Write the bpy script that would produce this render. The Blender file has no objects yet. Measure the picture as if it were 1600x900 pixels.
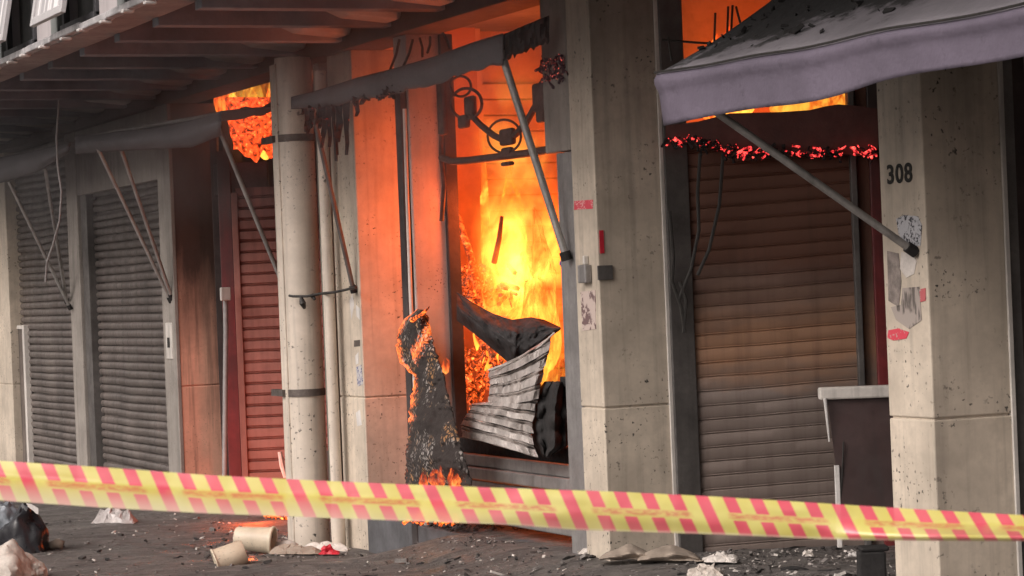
import bpy, bmesh, math, random
from mathutils import Vector, Matrix, noise as mnoise
random.seed(7)
SC = bpy.context.scene
COL = SC.collection

# ------------------------------------------------------------------ camera
PHI = math.radians(23.63); ROLL = 0.040; FPX = 4000.0; EYE = 1.74
FW = Vector((math.sin(PHI), math.cos(PHI), 0)); RT = Vector((math.cos(PHI), -math.sin(PHI), 0)); UP = Vector((0, 0, 1))
CAM = Vector((0, 0, EYE))
cr, sr = math.cos(ROLL), math.sin(ROLL)
cam_r = RT*cr - UP*sr
cam_u = RT*sr + UP*cr
cd = bpy.data.cameras.new('camera'); cam = bpy.data.objects.new('camera', cd); COL.objects.link(cam)
rot = Matrix((cam_r, cam_u, -FW)).transposed()
cam.matrix_world = Matrix.Translation(CAM) @ rot.to_4x4()
cd.sensor_width = 36; cd.lens = 36*FPX/1600; cd.clip_start = 0.1; cd.clip_end = 500
cd.dof.use_dof = True; cd.dof.focus_distance = 18.0; cd.dof.aperture_fstop = 16
SC.camera = cam

# ------------------------------------------------------------------ world, sun, exposure
W = bpy.data.worlds.new('World'); SC.world = W; W.use_nodes = True
wn = W.node_tree.nodes; wl = W.node_tree.links
for n in list(wn): wn.remove(n)
sky = wn.new('ShaderNodeTexSky'); sky.sky_type = 'NISHITA'; sky.sun_disc = False
SUN_DIR = Vector((-0.72, -0.22, 0.62)).normalized()
sky.sun_elevation = math.asin(SUN_DIR.z); sky.sun_rotation = math.atan2(SUN_DIR.x, SUN_DIR.y)
sky.air_density = 1.0; sky.dust_density = 6.0
hs = wn.new('ShaderNodeHueSaturation'); hs.inputs['Saturation'].default_value = 0.12
tint = wn.new('ShaderNodeMix'); tint.data_type = 'RGBA'; tint.blend_type = 'MULTIPLY'; tint.inputs[0].default_value = 1
tint.inputs[7].default_value = (1.0, 0.92, 0.87, 1)
bg = wn.new('ShaderNodeBackground'); bg.inputs[1].default_value = 0.12
wo = wn.new('ShaderNodeOutputWorld')
wl.new(sky.outputs[0], hs.inputs['Color']); wl.new(hs.outputs[0], tint.inputs[6]); wl.new(tint.outputs[2], bg.inputs[0]); wl.new(bg.outputs[0], wo.inputs[0])
sd = bpy.data.lights.new('sun', 'SUN'); sd.energy = 0.9; sd.angle = math.radians(35); sd.color = (1, 0.95, 0.9)
sun = bpy.data.objects.new('sun', sd); COL.objects.link(sun)
sun.rotation_euler = SUN_DIR.to_track_quat('Z', 'Y').to_euler(); sun.location = (-10, -5, 20)
SC.view_settings.view_transform = 'Standard'; SC.view_settings.look = 'None'
SC.view_settings.exposure = 0.42; SC.view_settings.gamma = 1
SC.render.engine = 'CYCLES'
SC.cycles.use_denoising = True; SC.cycles.max_bounces = 6; SC.cycles.transparent_max_bounces = 24
SC.cycles.volume_step_rate = 1.0; SC.cycles.volume_max_steps = 128
SC.cycles.sample_clamp_indirect = 4.0

# ------------------------------------------------------------------ pixel helpers (photo pixel 1600x900 -> point on a real plane)
def ray(px, py):
    u = (px-800)/FPX; v = (py-450)/FPX
    return FW + RT*(u*cr - v*sr) + UP*(-u*sr - v*cr)
def on_x(px, py, X):
    d = ray(px, py); return CAM + d*(X/d.x)
def on_y(px, py, Y):
    d = ray(px, py); return CAM + d*(Y/d.y)
def on_z(px, py, z):
    d = ray(px, py); return CAM + d*((z-EYE)/d.z)
def at(px, py, Z):
    return CAM + ray(px, py)*Z
A = at(936, 440, 16.7).x                      # facade plane
def yf(px, X=None, py=440): return on_x(px, py, A if X is None else X).y
def sstep(a, b, x):
    t = max(0, min(1, (x-a)/(b-a))); return t*t*(3-2*t)
def ground_h(x, y):
    s = 1-sstep(17.3, 19.0, y)
    return -0.36 + s*(0.19+0.11*sstep(6.3, 7.1, x))
def on_ground(px, py):
    d = ray(px, py); p = CAM.copy(); Z = 10.0
    while Z < 60:
        p = CAM + d*Z
        if p.z < ground_h(p.x, p.y): break
        Z += 0.02
    return p

# ------------------------------------------------------------------ materials
class NT:
    def __init__(s, name):
        s.m = bpy.data.materials.new(name); s.m.use_nodes = True; s.t = s.m.node_tree
        for n in list(s.t.nodes): s.t.nodes.remove(n)
        s.out = s.new('ShaderNodeOutputMaterial')
    def new(s, k, **kw):
        n = s.t.nodes.new(k)
        for a, b in kw.items(): setattr(n, a, b)
        return n
    def link(s, a, b): s.t.links.new(a, b)
    def put(s, sock, v):
        if isinstance(v, (int, float)): sock.default_value = v
        elif isinstance(v, (tuple, list)):
            sock.default_value = tuple(v) + ((1,) if len(v) == 3 and len(sock.default_value) == 4 else ())
        else: s.link(v, sock)
    def pos(s, scale=(1, 1, 1), obj=False):
        if obj: o = s.new('ShaderNodeTexCoord').outputs['Object']
        else: o = s.new('ShaderNodeNewGeometry').outputs['Position']
        m = s.new('ShaderNodeMapping'); s.link(o, m.inputs[0]); m.inputs['Scale'].default_value = scale
        return m.outputs[0]
    def noise(s, scale, detail=4, rough=0.55, vec=None, dist=0):
        n = s.new('ShaderNodeTexNoise'); n.inputs['Scale'].default_value = scale; n.inputs['Detail'].default_value = detail
        n.inputs['Roughness'].default_value = rough; n.inputs['Distortion'].default_value = dist
        s.link(vec if vec is not None else s.pos(), n.inputs['Vector']); return n.outputs[0]
    def voro(s, scale, vec=None, feature='F1'):
        n = s.new('ShaderNodeTexVoronoi'); n.feature = feature; n.inputs['Scale'].default_value = scale
        s.link(vec if vec is not None else s.pos(), n.inputs['Vector']); return n.outputs[0]
    def rng(s, v, a, b, c=0, d=1):
        n = s.new('ShaderNodeMapRange'); s.put(n.inputs[0], v)
        for i, q in enumerate((a, b, c, d)): s.put(n.inputs[i+1], q)
        return n.outputs[0]
    def math(s, op, a, b=0):
        n = s.new('ShaderNodeMath', operation=op); s.put(n.inputs[0], a); s.put(n.inputs[1], b); return n.outputs[0]
    def mix(s, f, a, b, blend='MIX'):
        n = s.new('ShaderNodeMix', data_type='RGBA', blend_type=blend)
        s.put(n.inputs[0], f); s.put(n.inputs[6], a); s.put(n.inputs[7], b); return n.outputs[2]
    def xyz(s, v):
        n = s.new('ShaderNodeSeparateXYZ'); s.link(v, n.inputs[0]); return n.outputs
    def bsdf(s, col, rough=0.8, metal=0, bump=None, bstr=0.2, bdist=0.01, emit=None, estr=0, spec=0.5):
        b = s.new('ShaderNodeBsdfPrincipled')
        s.put(b.inputs['Base Color'], col); s.put(b.inputs['Roughness'], rough); s.put(b.inputs['Metallic'], metal)
        b.inputs['Specular IOR Level'].default_value = spec
        if emit is not None: s.put(b.inputs['Emission Color'], emit); s.put(b.inputs['Emission Strength'], estr)
        if bump is not None:
            n = s.new('ShaderNodeBump'); n.inputs['Strength'].default_value = bstr; n.inputs['Distance'].default_value = bdist
            s.link(bump, n.inputs['Height']); s.link(n.outputs[0], b.inputs['Normal'])
        return b.outputs[0]
    def done(s, sh, vol=None):
        if sh is not None: s.link(sh, s.out.inputs['Surface'])
        if vol is not None: s.link(vol, s.out.inputs['Volume'])
        return s.m

def surf(name, col, rough=0.8, var=0.35, scale=4, metal=0, bump=0.2, bscale=80, streak=0, speck=0, dark=(0.03, 0.027, 0.026),
         soot=None, spec=0.5, specksize=60):
    """colour with mottling, optional vertical streaks, dark specks and a soot stain between heights soot=(z0, z1)"""
    t = NT(name)
    c2 = tuple(x*(1-var) for x in col); c3 = tuple(min(1, x*(1+var*0.6)) for x in col)
    c = t.mix(t.rng(t.noise(scale, 6, 0.6), 0.3, 0.7), c2, c3)
    c = t.mix(t.rng(t.noise(scale*7, 4, 0.6), 0.45, 0.75, 0, 0.5), c, c2)
    if streak:
        c = t.mix(t.rng(t.noise(9, 5, 0.6, t.pos((1.6, 1.6, 0.07))), 0.5, 0.72, 0, streak), c, dark)
    if speck:
        sp = t.rng(t.noise(specksize, 2, 0.5), 0.63, 0.70, 0, 1)
        area = t.rng(t.noise(3.1, 3, 0.5), 0.45, 0.62, 0, speck)
        c = t.mix(t.math('MULTIPLY', sp, area), c, dark)
    if soot:
        z = t.xyz(t.pos())[2]
        zz = t.math('ADD', z, t.math('MULTIPLY', t.math('SUBTRACT', t.noise(5, 6, 0.65, t.pos((1.5, 1.5, 0.25))), 0.5), 1.3))
        c = t.mix(t.rng(zz, soot[0], soot[1], 0, 0.93), c, dark)
    r = t.rng(t.noise(scale*3, 4), 0.3, 0.7, max(0.05, rough-0.12), min(1, rough+0.1))
    return t.done(t.bsdf(c, r, metal, t.noise(bscale, 5, 0.6), bump, spec=spec))

M = {}
M['stone'] = surf('stone_tile', (0.57, 0.49, 0.40), 0.6, 0.32, 1.9, speck=1.0, streak=0.26, bump=0.12, bscale=140, soot=(2.3, 4.7), specksize=38)
M['stone_warm'] = surf('stone_tile_scorched', (0.80, 0.42, 0.30), 0.65, 0.22, 3, speck=0.7, streak=0.6, bump=0.15, soot=(1.0, 2.15), dark=(0.035, 0.022, 0.02))
M['stone_grey'] = surf('grey_render', (0.29, 0.26, 0.235), 0.75, 0.25, 3, speck=0.5, streak=0.4, bump=0.15, soot=(2.9, 4.6))
M['trim'] = surf('trim_strip', (0.62, 0.58, 0.54), 0.5, 0.2, 5, streak=0.4, bump=0.05)
M['plaster'] = surf('plaster_pier', (0.50, 0.45, 0.42), 0.75, 0.2, 3, speck=0.8, streak=0.15, bump=0.2, soot=(2.95, 4.9))
M['soot_concrete'] = surf('sooty_concrete', (0.27, 0.28, 0.31), 0.9, 0.4, 1.3, streak=0.1, bump=0.25, bscale=40)
M['corbel'] = surf('corbel_concrete', (0.42, 0.40, 0.39), 0.9, 0.4, 2, bump=0.25, bscale=40)
M['slab_edge'] = surf('slab_edge_concrete', (0.36, 0.33, 0.325), 0.9, 0.4, 2, bump=0.2, streak=0.2)
M['burnt'] = surf('charred_beam', (0.055, 0.045, 0.045), 0.9, 0.5, 3, bump=0.5, bscale=30)
M['upper'] = surf('upper_panel', (0.42, 0.385, 0.39), 0.7, 0.12, 1.5, streak=0.2, bump=0.05)
M['upper_dark'] = surf('upper_dark', (0.17, 0.18, 0.175), 0.6, 0.3, 3, bump=0.05)
M['frame'] = surf('window_frame', (0.55, 0.53, 0.54), 0.4, 0.1, 5, metal=0.3, bump=0.02)
M['frame_dark'] = surf('window_gasket', (0.05, 0.05, 0.055), 0.5, 0.2, 5, bump=0.02)
M['gutter'] = surf('gutter_zinc', (0.55, 0.53, 0.54), 0.45, 0.5, 6, metal=0.4, bump=0.2, bscale=20)
M['shutter'] = surf('shutter_steel', (0.225, 0.19, 0.175), 0.40, 0.45, 1.6, metal=0.45, streak=0.7, bump=0.1, soot=(1.5, 3.8), speck=0.5)
M['shutter_red'] = surf('shutter_red_paint', (0.38, 0.155, 0.125), 0.55, 0.25, 2, streak=0.25, bump=0.1, soot=(1.8, 2.9), dark=(0.05, 0.02, 0.018))
t = NT('shutter_painted_glow')
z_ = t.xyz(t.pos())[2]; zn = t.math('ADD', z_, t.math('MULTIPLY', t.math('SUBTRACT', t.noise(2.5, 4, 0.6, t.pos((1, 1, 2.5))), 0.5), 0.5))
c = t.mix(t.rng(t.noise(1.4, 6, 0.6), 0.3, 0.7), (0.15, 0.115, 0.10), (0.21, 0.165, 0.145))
c = t.mix(t.math('MULTIPLY', t.rng(zn, 0.95, 1.25), t.rng(zn, 1.75, 1.4)), c, (0.30, 0.165, 0.10))  # orange glow band painted into the colour at mid height
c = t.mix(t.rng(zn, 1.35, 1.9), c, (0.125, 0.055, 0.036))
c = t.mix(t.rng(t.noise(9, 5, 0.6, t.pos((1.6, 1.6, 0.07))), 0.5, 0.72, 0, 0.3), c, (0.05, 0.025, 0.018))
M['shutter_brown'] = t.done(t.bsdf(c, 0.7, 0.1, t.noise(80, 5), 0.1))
M['steel'] = surf('rail_steel', (0.33, 0.315, 0.31), 0.45, 0.3, 4, metal=0.5, streak=0.3, bump=0.1)
M['steel_dark'] = surf('rail_steel_sooty', (0.13, 0.12, 0.115), 0.6, 0.4, 4, metal=0.3, streak=0.3, bump=0.15)
M['red_jamb'] = surf('red_jamb', (0.17, 0.022, 0.024), 0.5, 0.4, 3, streak=0.3, bump=0.1, soot=(1.6, 2.9))
M['pipe'] = surf('pipe_cream', (0.62, 0.54, 0.46), 0.5, 0.15, 4, speck=1, streak=0.3, bump=0.05, soot=(3.1, 4.6), specksize=30)
M['strap'] = surf('pipe_strap', (0.12, 0.10, 0.09), 0.6, 0.4, 10, metal=0.3)
M['fabric'] = None
M['pole'] = surf('pole_alu', (0.40, 0.385, 0.37), 0.45, 0.3, 9, metal=0.5, streak=0.3)
M['black'] = surf('black_char', (0.018, 0.016, 0.016), 0.85, 0.5, 8, bump=0.6, bscale=25)
M['wire'] = surf('wire', (0.30, 0.29, 0.29), 0.5, 0.2, 20)
M['wire_dark'] = surf('wire_dark', (0.03, 0.027, 0.025), 0.6, 0.2, 20)
M['rust'] = surf('scorched_iron', (0.10, 0.05, 0.04), 0.75, 0.5, 12, bump=0.5, bscale=50)
M['panel_brown'] = surf('board_dark', (0.055, 0.033, 0.032), 0.45, 0.3, 3, streak=0.5, bump=0.08)
M['white'] = surf('white_paint', (0.66, 0.63, 0.61), 0.5, 0.2, 8, streak=0.3)
M['bag_black'] = surf('bag_black', (0.02, 0.02, 0.024), 0.35, 0.4, 7, bump=0.7, bscale=14)
M['bag_grey'] = surf('bag_grey', (0.22, 0.24, 0.27), 0.4, 0.3, 7, bump=0.7, bscale=14)
M['bag_white'] = surf('bag_white', (0.52, 0.46, 0.41), 0.6, 0.35, 9, bump=0.8, bscale=18)
M['paper'] = surf('paper', (0.62, 0.57, 0.53), 0.7, 0.3, 9, bump=0.5, bscale=20)
M['bucket'] = surf('bucket_cream', (0.60, 0.51, 0.39), 0.45, 0.15, 6, streak=0.1, speck=0.8)
M['bucket_rim'] = surf('bucket_rim', (0.70, 0.62, 0.55), 0.45, 0.15, 6)
M['cloth'] = surf('cloth_tan', (0.33, 0.27, 0.22), 0.9, 0.25, 6, bump=0.5, bscale=60)
M['dark_in'] = surf('dark_interior', (0.045, 0.03, 0.028), 0.9, 0.4, 3)
M['room'] = surf('room_plaster', (0.60, 0.42, 0.32), 0.9, 0.25, 2.0, bump=0.3, bscale=20)
M['red'] = surf('red_plastic', (0.55, 0.02, 0.04), 0.5, 0.2, 10)
M['blue'] = surf('blue_plastic', (0.06, 0.05, 0.30), 0.5, 0.2, 10)
M['ink'] = surf('black_paint', (0.02, 0.018, 0.017), 0.8, 0.3, 20, bump=0)
M['groove'] = M['black']

def fabric(name, col, sootz=None):
    t = NT(name)
    c = t.mix(t.rng(t.noise(2.2, 6, 0.6), 0.3, 0.7), tuple(x*0.75 for x in col), tuple(x*1.12 for x in col))
    if sootz:
        px = t.xyz(t.pos())
        d = t.math('ADD', t.math('MULTIPLY', px[0], 2.0), t.math('MULTIPLY', t.math('SUBTRACT', t.noise(4.5, 8, 0.75, t.pos((1, 0.6, 1))), 0.5), 2.6))
        d = t.math('ADD', d, t.math('MULTIPLY', px[1], 0.28))
        c = t.mix(t.rng(d, sootz[0], sootz[1], 0, 0.95), c, (0.02, 0.02, 0.02))
    c = t.mix(t.rng(t.noise(13, 5, 0.7), 0.6, 0.75, 0, 0.5), c, tuple(x*0.3 for x in col))
    return t.done(t.bsdf(c, 0.75, 0, t.noise(6, 4, 0.6), 0.5, 0.03))
M['fabric'] = fabric('awning_canvas', (0.20, 0.185, 0.205), (15.45, 15.75))
M['fabric_plain'] = fabric('awning_valance', (0.145, 0.122, 0.165))
M['fabric_dark'] = fabric('awning_canvas_sooty', (0.105, 0.095, 0.103))

M['fabric_black'] = fabric('awning_canvas_black', (0.085, 0.078, 0.085))
def ember(name, base, hot=(1, 0.16, 0.03), thr=(0.55, 0.68), scale=30, strength=4, use_attr=False, ash=0.0, hot2=(1, 0.5, 0.1)):
    """charred matter with glowing cracks; with use_attr the glow only lives where the burn attribute says the edge is alight"""
    t = NT(name)
    n = t.noise(scale, 5, 0.65, dist=0.6)
    f = t.rng(n, thr[0], thr[1])
    if use_attr:
        a = t.new('ShaderNodeAttribute'); a.attribute_name = 'burn'
        f = t.math('MULTIPLY', t.rng(t.math('ADD', n, t.math('MULTIPLY', a.outputs['Fac'], 0.42)), thr[0]+0.18, thr[1]+0.2), t.rng(a.outputs['Fac'], 0.12, 0.5))
    c = base
    if ash:
        v = t.voro(31, t.pos((1, 1, 0.75)), 'DISTANCE_TO_EDGE')
        k = t.rng(v, 0.14, 0.26)
        big = t.rng(t.noise(4.5, 3), 0.46, 0.56)
        c = t.mix(t.math('MULTIPLY', t.math('MULTIPLY', k, big), ash), base, t.mix(t.rng(t.noise(6, 2), 0.45, 0.6), (0.38, 0.35, 0.33), (0.42, 0.22, 0.09)))
    h = t.mix(t.rng(n, thr[1]-0.02, thr[1]+0.1), hot, hot2)
    sh = t.bsdf(c, 0.9, 0, t.noise(35, 6, 0.7), 0.8, 0.02, emit=h, estr=t.math('MULTIPLY', f, strength))
    return t.done(sh)
M['char_burning'] = ember('charred_sheet', (0.03, 0.022, 0.02), (1, 0.17, 0.03), (0.55, 0.76), 44, 1.9, True, 0.9, hot2=(1, 0.42, 0.08))
M['ember_bits'] = ember('ember_bits', (0.03, 0.01, 0.008), (1, 0.04, 0.045), (0.47, 0.57), 30, 1.6, hot2=(1, 0.16, 0.1))
M['ember_orange'] = ember('ember_orange', (0.04, 0.015, 0.01), (1, 0.14, 0.02), (0.42, 0.6), 30, 2.2)
M['burning_wood'] = ember('burning_wood', (0.20, 0.10, 0.06), (1, 0.11, 0.015), (0.46, 0.62), 26, 1.5)

M['burning_canvas'] = ember('burning_canvas', (0.05, 0.015, 0.01), (1, 0.085, 0.015), (0.36, 0.62), 22, 2.0, hot2=(1, 0.34, 0.06))
# flames: emission is gas that gives off light; denser gas reads yellow, thin gas red-orange
def flame_surface(name, scale=(5, 5, 1.6), lo=0.46, hi=0.66, strength=2.2, hot=(1, 0.42, 0.05), cool=(1, 0.08, 0.01), alpha=0.65):
    t = NT(name)
    v = t.pos(scale)
    n = t.noise(1.0, 6, 0.62, v, 1.2)
    g = t.xyz(t.pos(obj=True))
    up = t.rng(g[2], -1, 1, 0.12, -0.16)
    nn = t.math('ADD', n, up)
    f = t.rng(nn, lo-0.08, lo+0.06, 0, alpha)
    e = t.new('ShaderNodeEmission'); t.put(e.inputs[0], t.mix(t.rng(nn, lo, hi), cool, hot)); t.put(e.inputs[1], t.rng(nn, lo, hi, strength*0.6, strength))
    tr = t.new('ShaderNodeBsdfTransparent')
    mx = t.new('ShaderNodeMixShader'); t.link(f, mx.inputs[0]); t.link(tr.outputs[0], mx.inputs[1]); t.link(e.outputs[0], mx.inputs[2])
    return t.done(mx.outputs[0])
M['flame'] = flame_surface('flame_tongue')
M['flame_thin'] = flame_surface('flame_thin', (12, 12, 5), 0.52, 0.70, 1.5, hot=(1, 0.36, 0.08), cool=(1, 0.10, 0.02), alpha=0.6)
M['flame_hot'] = flame_surface('flame_tongue_hot', (7, 7, 3.6), 0.44, 0.64, 1.5, hot=(1, 0.62, 0.07), cool=(1, 0.20, 0.015), alpha=0.32)
def flame_volume(name, strength=8):
    t = NT(name)
    n = t.noise(1.0, 6, 0.58, t.pos((3.0, 3.0, 2.2)), 0.8)
    g = t.new('ShaderNodeTexCoord').outputs['Object']
    ln = t.new('ShaderNodeVectorMath', operation='LENGTH'); t.link(g, ln.inputs[0])
    fall = t.rng(ln.outputs['Value'], 0.95, 0.25)
    f = t.math('MULTIPLY', t.rng(n, 0.42, 0.70), fall)
    col = t.mix(t.rng(f, 0.10, 0.55), (1, 0.11, 0.008), (1, 0.52, 0.07))
    e = t.new('ShaderNodeEmission'); t.put(e.inputs[0], col); t.put(e.inputs[1], t.math('MULTIPLY', f, strength))
    return t.done(None, e.outputs[0])

# ------------------------------------------------------------------ mesh helpers
class MB:
    def __init__(s): s.v = []; s.f = []; s.mi = []; s.uv = None; s.burn = None
    def add(s, vs, fs, mi=0):
        o = len(s.v); s.v += [Vector(p) for p in vs]; s.f += [tuple(i+o for i in f) for f in fs]; s.mi += [mi]*len(fs); return o
    def box(s, x0, x1, y0, y1, z0, z1, mi=0):
        x0, x1 = sorted((x0, x1)); y0, y1 = sorted((y0, y1)); z0, z1 = sorted((z0, z1))
        s.add([(x0,y0,z0),(x1,y0,z0),(x1,y1,z0),(x0,y1,z0),(x0,y0,z1),(x1,y0,z1),(x1,y1,z1),(x0,y1,z1)],
              [(0,3,2,1),(4,5,6,7),(0,1,5,4),(1,2,6,5),(2,3,7,6),(3,0,4,7)], mi); return s
    def obox(s, c, ax, ay, az, mi=0):
        """box from a corner c and three edge vectors"""
        c, ax, ay, az = map(Vector, (c, ax, ay, az))
        if ax.cross(ay).dot(az) < 0: c = c+ax; ax = -ax
        P = [c, c+ax, c+ax+ay, c+ay]; P += [p+az for p in P]
        s.add(P, [(0,3,2,1),(4,5,6,7),(0,1,5,4),(1,2,6,5),(2,3,7,6),(3,0,4,7)], mi); return s
    def tube(s, pts, r, n=8, mi=0, caps=True):
        pts = [Vector(p) for p in pts]; rs = r if isinstance(r, (list, tuple)) else [r]*len(pts)
        base = None; rings = []
        for i, p in enumerate(pts):
            d = (pts[min(i+1, len(pts)-1)] - pts[max(i-1, 0)]).normalized()
            a = d.orthogonal().normalized() if base is None else (base - d*base.dot(d)).normalized()
            base = a; b = d.cross(a)
            rings.append([p + (a*math.cos(2*math.pi*k/n) + b*math.sin(2*math.pi*k/n))*rs[i] for k in range(n)])
        vs = [q for rr in rings for q in rr]
        fs = [(i*n+k, i*n+(k+1) % n, (i+1)*n+(k+1) % n, (i+1)*n+k) for i in range(len(pts)-1) for k in range(n)]
        if caps: fs += [tuple(range(n-1, -1, -1)), tuple((len(pts)-1)*n+k for k in range(n))]
        s.add(vs, fs, mi); return s
    def grid(s, rows, mi=0):
        """rows of points -> quad sheet"""
        nr, nc = len(rows), len(rows[0])
        s.add([p for r in rows for p in r], [(i*nc+j, i*nc+j+1, (i+1)*nc+j+1, (i+1)*nc+j) for i in range(nr-1) for j in range(nc-1)], mi); return s
    def poly(s, pts, nrm, th, mi=0):
        """flat outline with thickness"""
        n = len(pts); nrm = Vector(nrm)*th; P = [Vector(p) for p in pts]; Q = [p-nrm for p in P]
        s.add(P+Q, [tuple(range(n)), tuple(range(2*n-1, n-1, -1))] + [(i, i+n, (i+1) % n+n, (i+1) % n) for i in range(n)], mi); return s
    def build(s, name, mat, parent=None, smooth=False, bevel=0, solid=0, loc=None):
        me = bpy.data.meshes.new(name)
        o = bpy.data.objects.new(name, me); COL.objects.link(o)
        P = Vector((0, 0, 0)); q = parent
        while q is not None: P += q.location; q = q.parent
        if parent is not None: o.parent = parent; L = Vector((0, 0, 0))
        else:
            if loc is None:
                c = [min(v[i] for v in s.v) for i in range(3)]; d = [max(v[i] for v in s.v) for i in range(3)]
                loc = ((c[0]+d[0])/2, (c[1]+d[1])/2, c[2])
            L = Vector(loc); o.location = L
        off = P + L
        me.from_pydata([v-off for v in s.v], [], s.f)
        mats = mat if isinstance(mat, (list, tuple)) else [mat]
        for m in mats: me.materials.append(m)
        for p, k in zip(me.polygons, s.mi): p.material_index = k; p.use_smooth = smooth
        if s.uv:
            ul = me.uv_layers.new(name='UVMap')
            for l in me.loops: ul.data[l.index].uv = s.uv[l.vertex_index]
        if s.burn:
            at_ = me.attributes.new('burn', 'FLOAT', 'POINT')
            for i, b in enumerate(s.burn): at_.data[i].value = b
        me.update()
        if smooth and not s.uv:
            try: me.set_sharp_from_angle(angle=math.radians(50))
            except Exception: pass
        if solid:
            md = o.modifiers.new('thick', 'SOLIDIFY'); md.thickness = solid; md.offset = 0
        if bevel:
            md = o.modifiers.new('bevel', 'BEVEL'); md.width = bevel; md.segments = 2; md.limit_method = 'ANGLE'
        return o
def B(x0, x1, y0, y1, z0, z1): return MB().box(x0, x1, y0, y1, z0, z1)

def tag(o, label=None, cat=None, group=None, kind=None):
    if label: o['label'] = label
    if cat: o['category'] = cat
    if group: o['group'] = group
    if kind: o['kind'] = kind
    return o
def thing(name, label, cat, loc=(0, 0, 0), group=None, parent=None):
    o = bpy.data.objects.new(name, None); COL.objects.link(o); o.location = loc; o.empty_display_size = 0.2
    if parent: o.parent = parent
    return tag(o, label, cat, group)
def copy_part(o, off, parent=None):
    c = o.copy(); COL.objects.link(c)
    if parent is not None: c.parent = parent
    c.location = o.location + Vector(off)
    for ch in o.children:
        d = ch.copy(); COL.objects.link(d); d.parent = c
    return c
def nz(p, s=1.0): return mnoise.noise(Vector(p)*s)

# ------------------------------------------------------------------ ground
gb = MB(); rows = []
xs = [-60, -20, -5, 0, 2] + [3 + i*0.12 for i in range(60)] + [11, 16, 60]
ys = [-30, -5, 5, 9] + [11 + i*0.16 for i in range(120)] + [31, 34, 40, 60, 150]
for y in ys:
    r = []
    for x in xs:
        inside = 3 < x < 10.3 and 10.5 < y < 31
        h = ground_h(x, y) + (0.022*nz((x*1.7, y*1.7, 3)) + 0.012*nz((x*3, y*4, 9)) + 0.003*nz((x*9, y*9, 1)) if inside else 0)
        r.append((x, y, h))
    rows.append(r)
gb.grid(rows)
t = NT('wet_asphalt')
c = t.mix(t.rng(t.noise(2.0, 6, 0.65), 0.35, 0.65), (0.10, 0.089, 0.083), (0.19, 0.17, 0.158))
c = t.mix(t.rng(t.noise(26, 4, 0.7), 0.55, 0.7, 0, 0.7), c, (0.03, 0.027, 0.027))
c = t.mix(t.rng(t.noise(60, 2, 0.6), 0.66, 0.72, 0, 0.8), c, (0.32, 0.29, 0.28))
c = t.mix(t.rng(t.noise(7, 5, 0.7, t.pos((0.35, 3.0, 1))), 0.53, 0.62, 0, 0.7), c, (0.21, 0.19, 0.18))
c = t.mix(t.rng(t.noise(5, 6, 0.75, t.pos((0.5, 2.2, 1))), 0.56, 0.64, 0, 0.8), c, (0.032, 0.028, 0.028))
rg = t.rng(t.noise(3.3, 4), 0.38, 0.58, 0.27, 0.85)
hgt = t.math('ADD', t.noise(24, 6, 0.7), t.math('MULTIPLY', t.noise(90, 3, 0.6), 0.5))
asph = t.done(t.bsdf(c, rg, 0, hgt, 1.0, 0.05))
ground = gb.build('ground', asph, None, smooth=True, loc=(0, 0, 0)); tag(ground, kind='structure')

# ------------------------------------------------------------------ the building
Zb = 3.73                                     # underside of the facade beam
PD = 0.48                                     # pillar depth
bld = thing('shop_building', 'row of burning street shops with stone pillars and steel shutters under an overhanging upper floor', 'building', (A, yf(936), 0))

def pillar(y0, y1, base, jz, mat, x0=A, x1=A+PD, top=Zb, label=None, trim=True):
    m = MB()
    m.box(x0, x1, y0, y1, base, jz-0.005); m.box(x0, x1, y0, y1, jz+0.005, top)
    m.box(x0+0.012, x1-0.012, y0+0.012, y1-0.012, jz-0.02, jz+0.02)
    o = m.build('pillar', mat, bld, bevel=0.008)
    if label: o['label'] = label
    if trim: B(x1-0.004, x1+0.022, y0-0.012, y0+0.03, base, top-0.01).build('corner_trim', M['trim'], o, bevel=0.003)
    return o
def zat(px, py, X=None): return on_x(px, py, A if X is None else X).z
Y2, Y1, Y0, Ym, Yl = yf(1450), yf(936), yf(562), yf(274), yf(13)
pillar(Y2, yf(1381), -0.3, zat(1450, 655), M['stone'], label='stone pillar with the black number 308')
p1 = pillar(Y1, yf(900), -0.3, zat(948, 638), M['stone'])
pillar(Y0, yf(524), -0.5, zat(562, 621), M['stone'], label='stone pillar beside the drainpipes, flushed orange by the fire')
pillar(Ym, yf(254), -0.5, zat(280, 604), M['stone_warm'], label='scorched pillar, black above and salmon below', trim=False)
B(A-0.02, A+0.02, Ym-0.006, yf(255), -0.5, Zb).build('pillar_face', M['stone_grey'], bld, bevel=0.006)
pillar(Yl, yf(-40), -0.5, zat(8, 600), M['stone'], trim=False)
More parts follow.
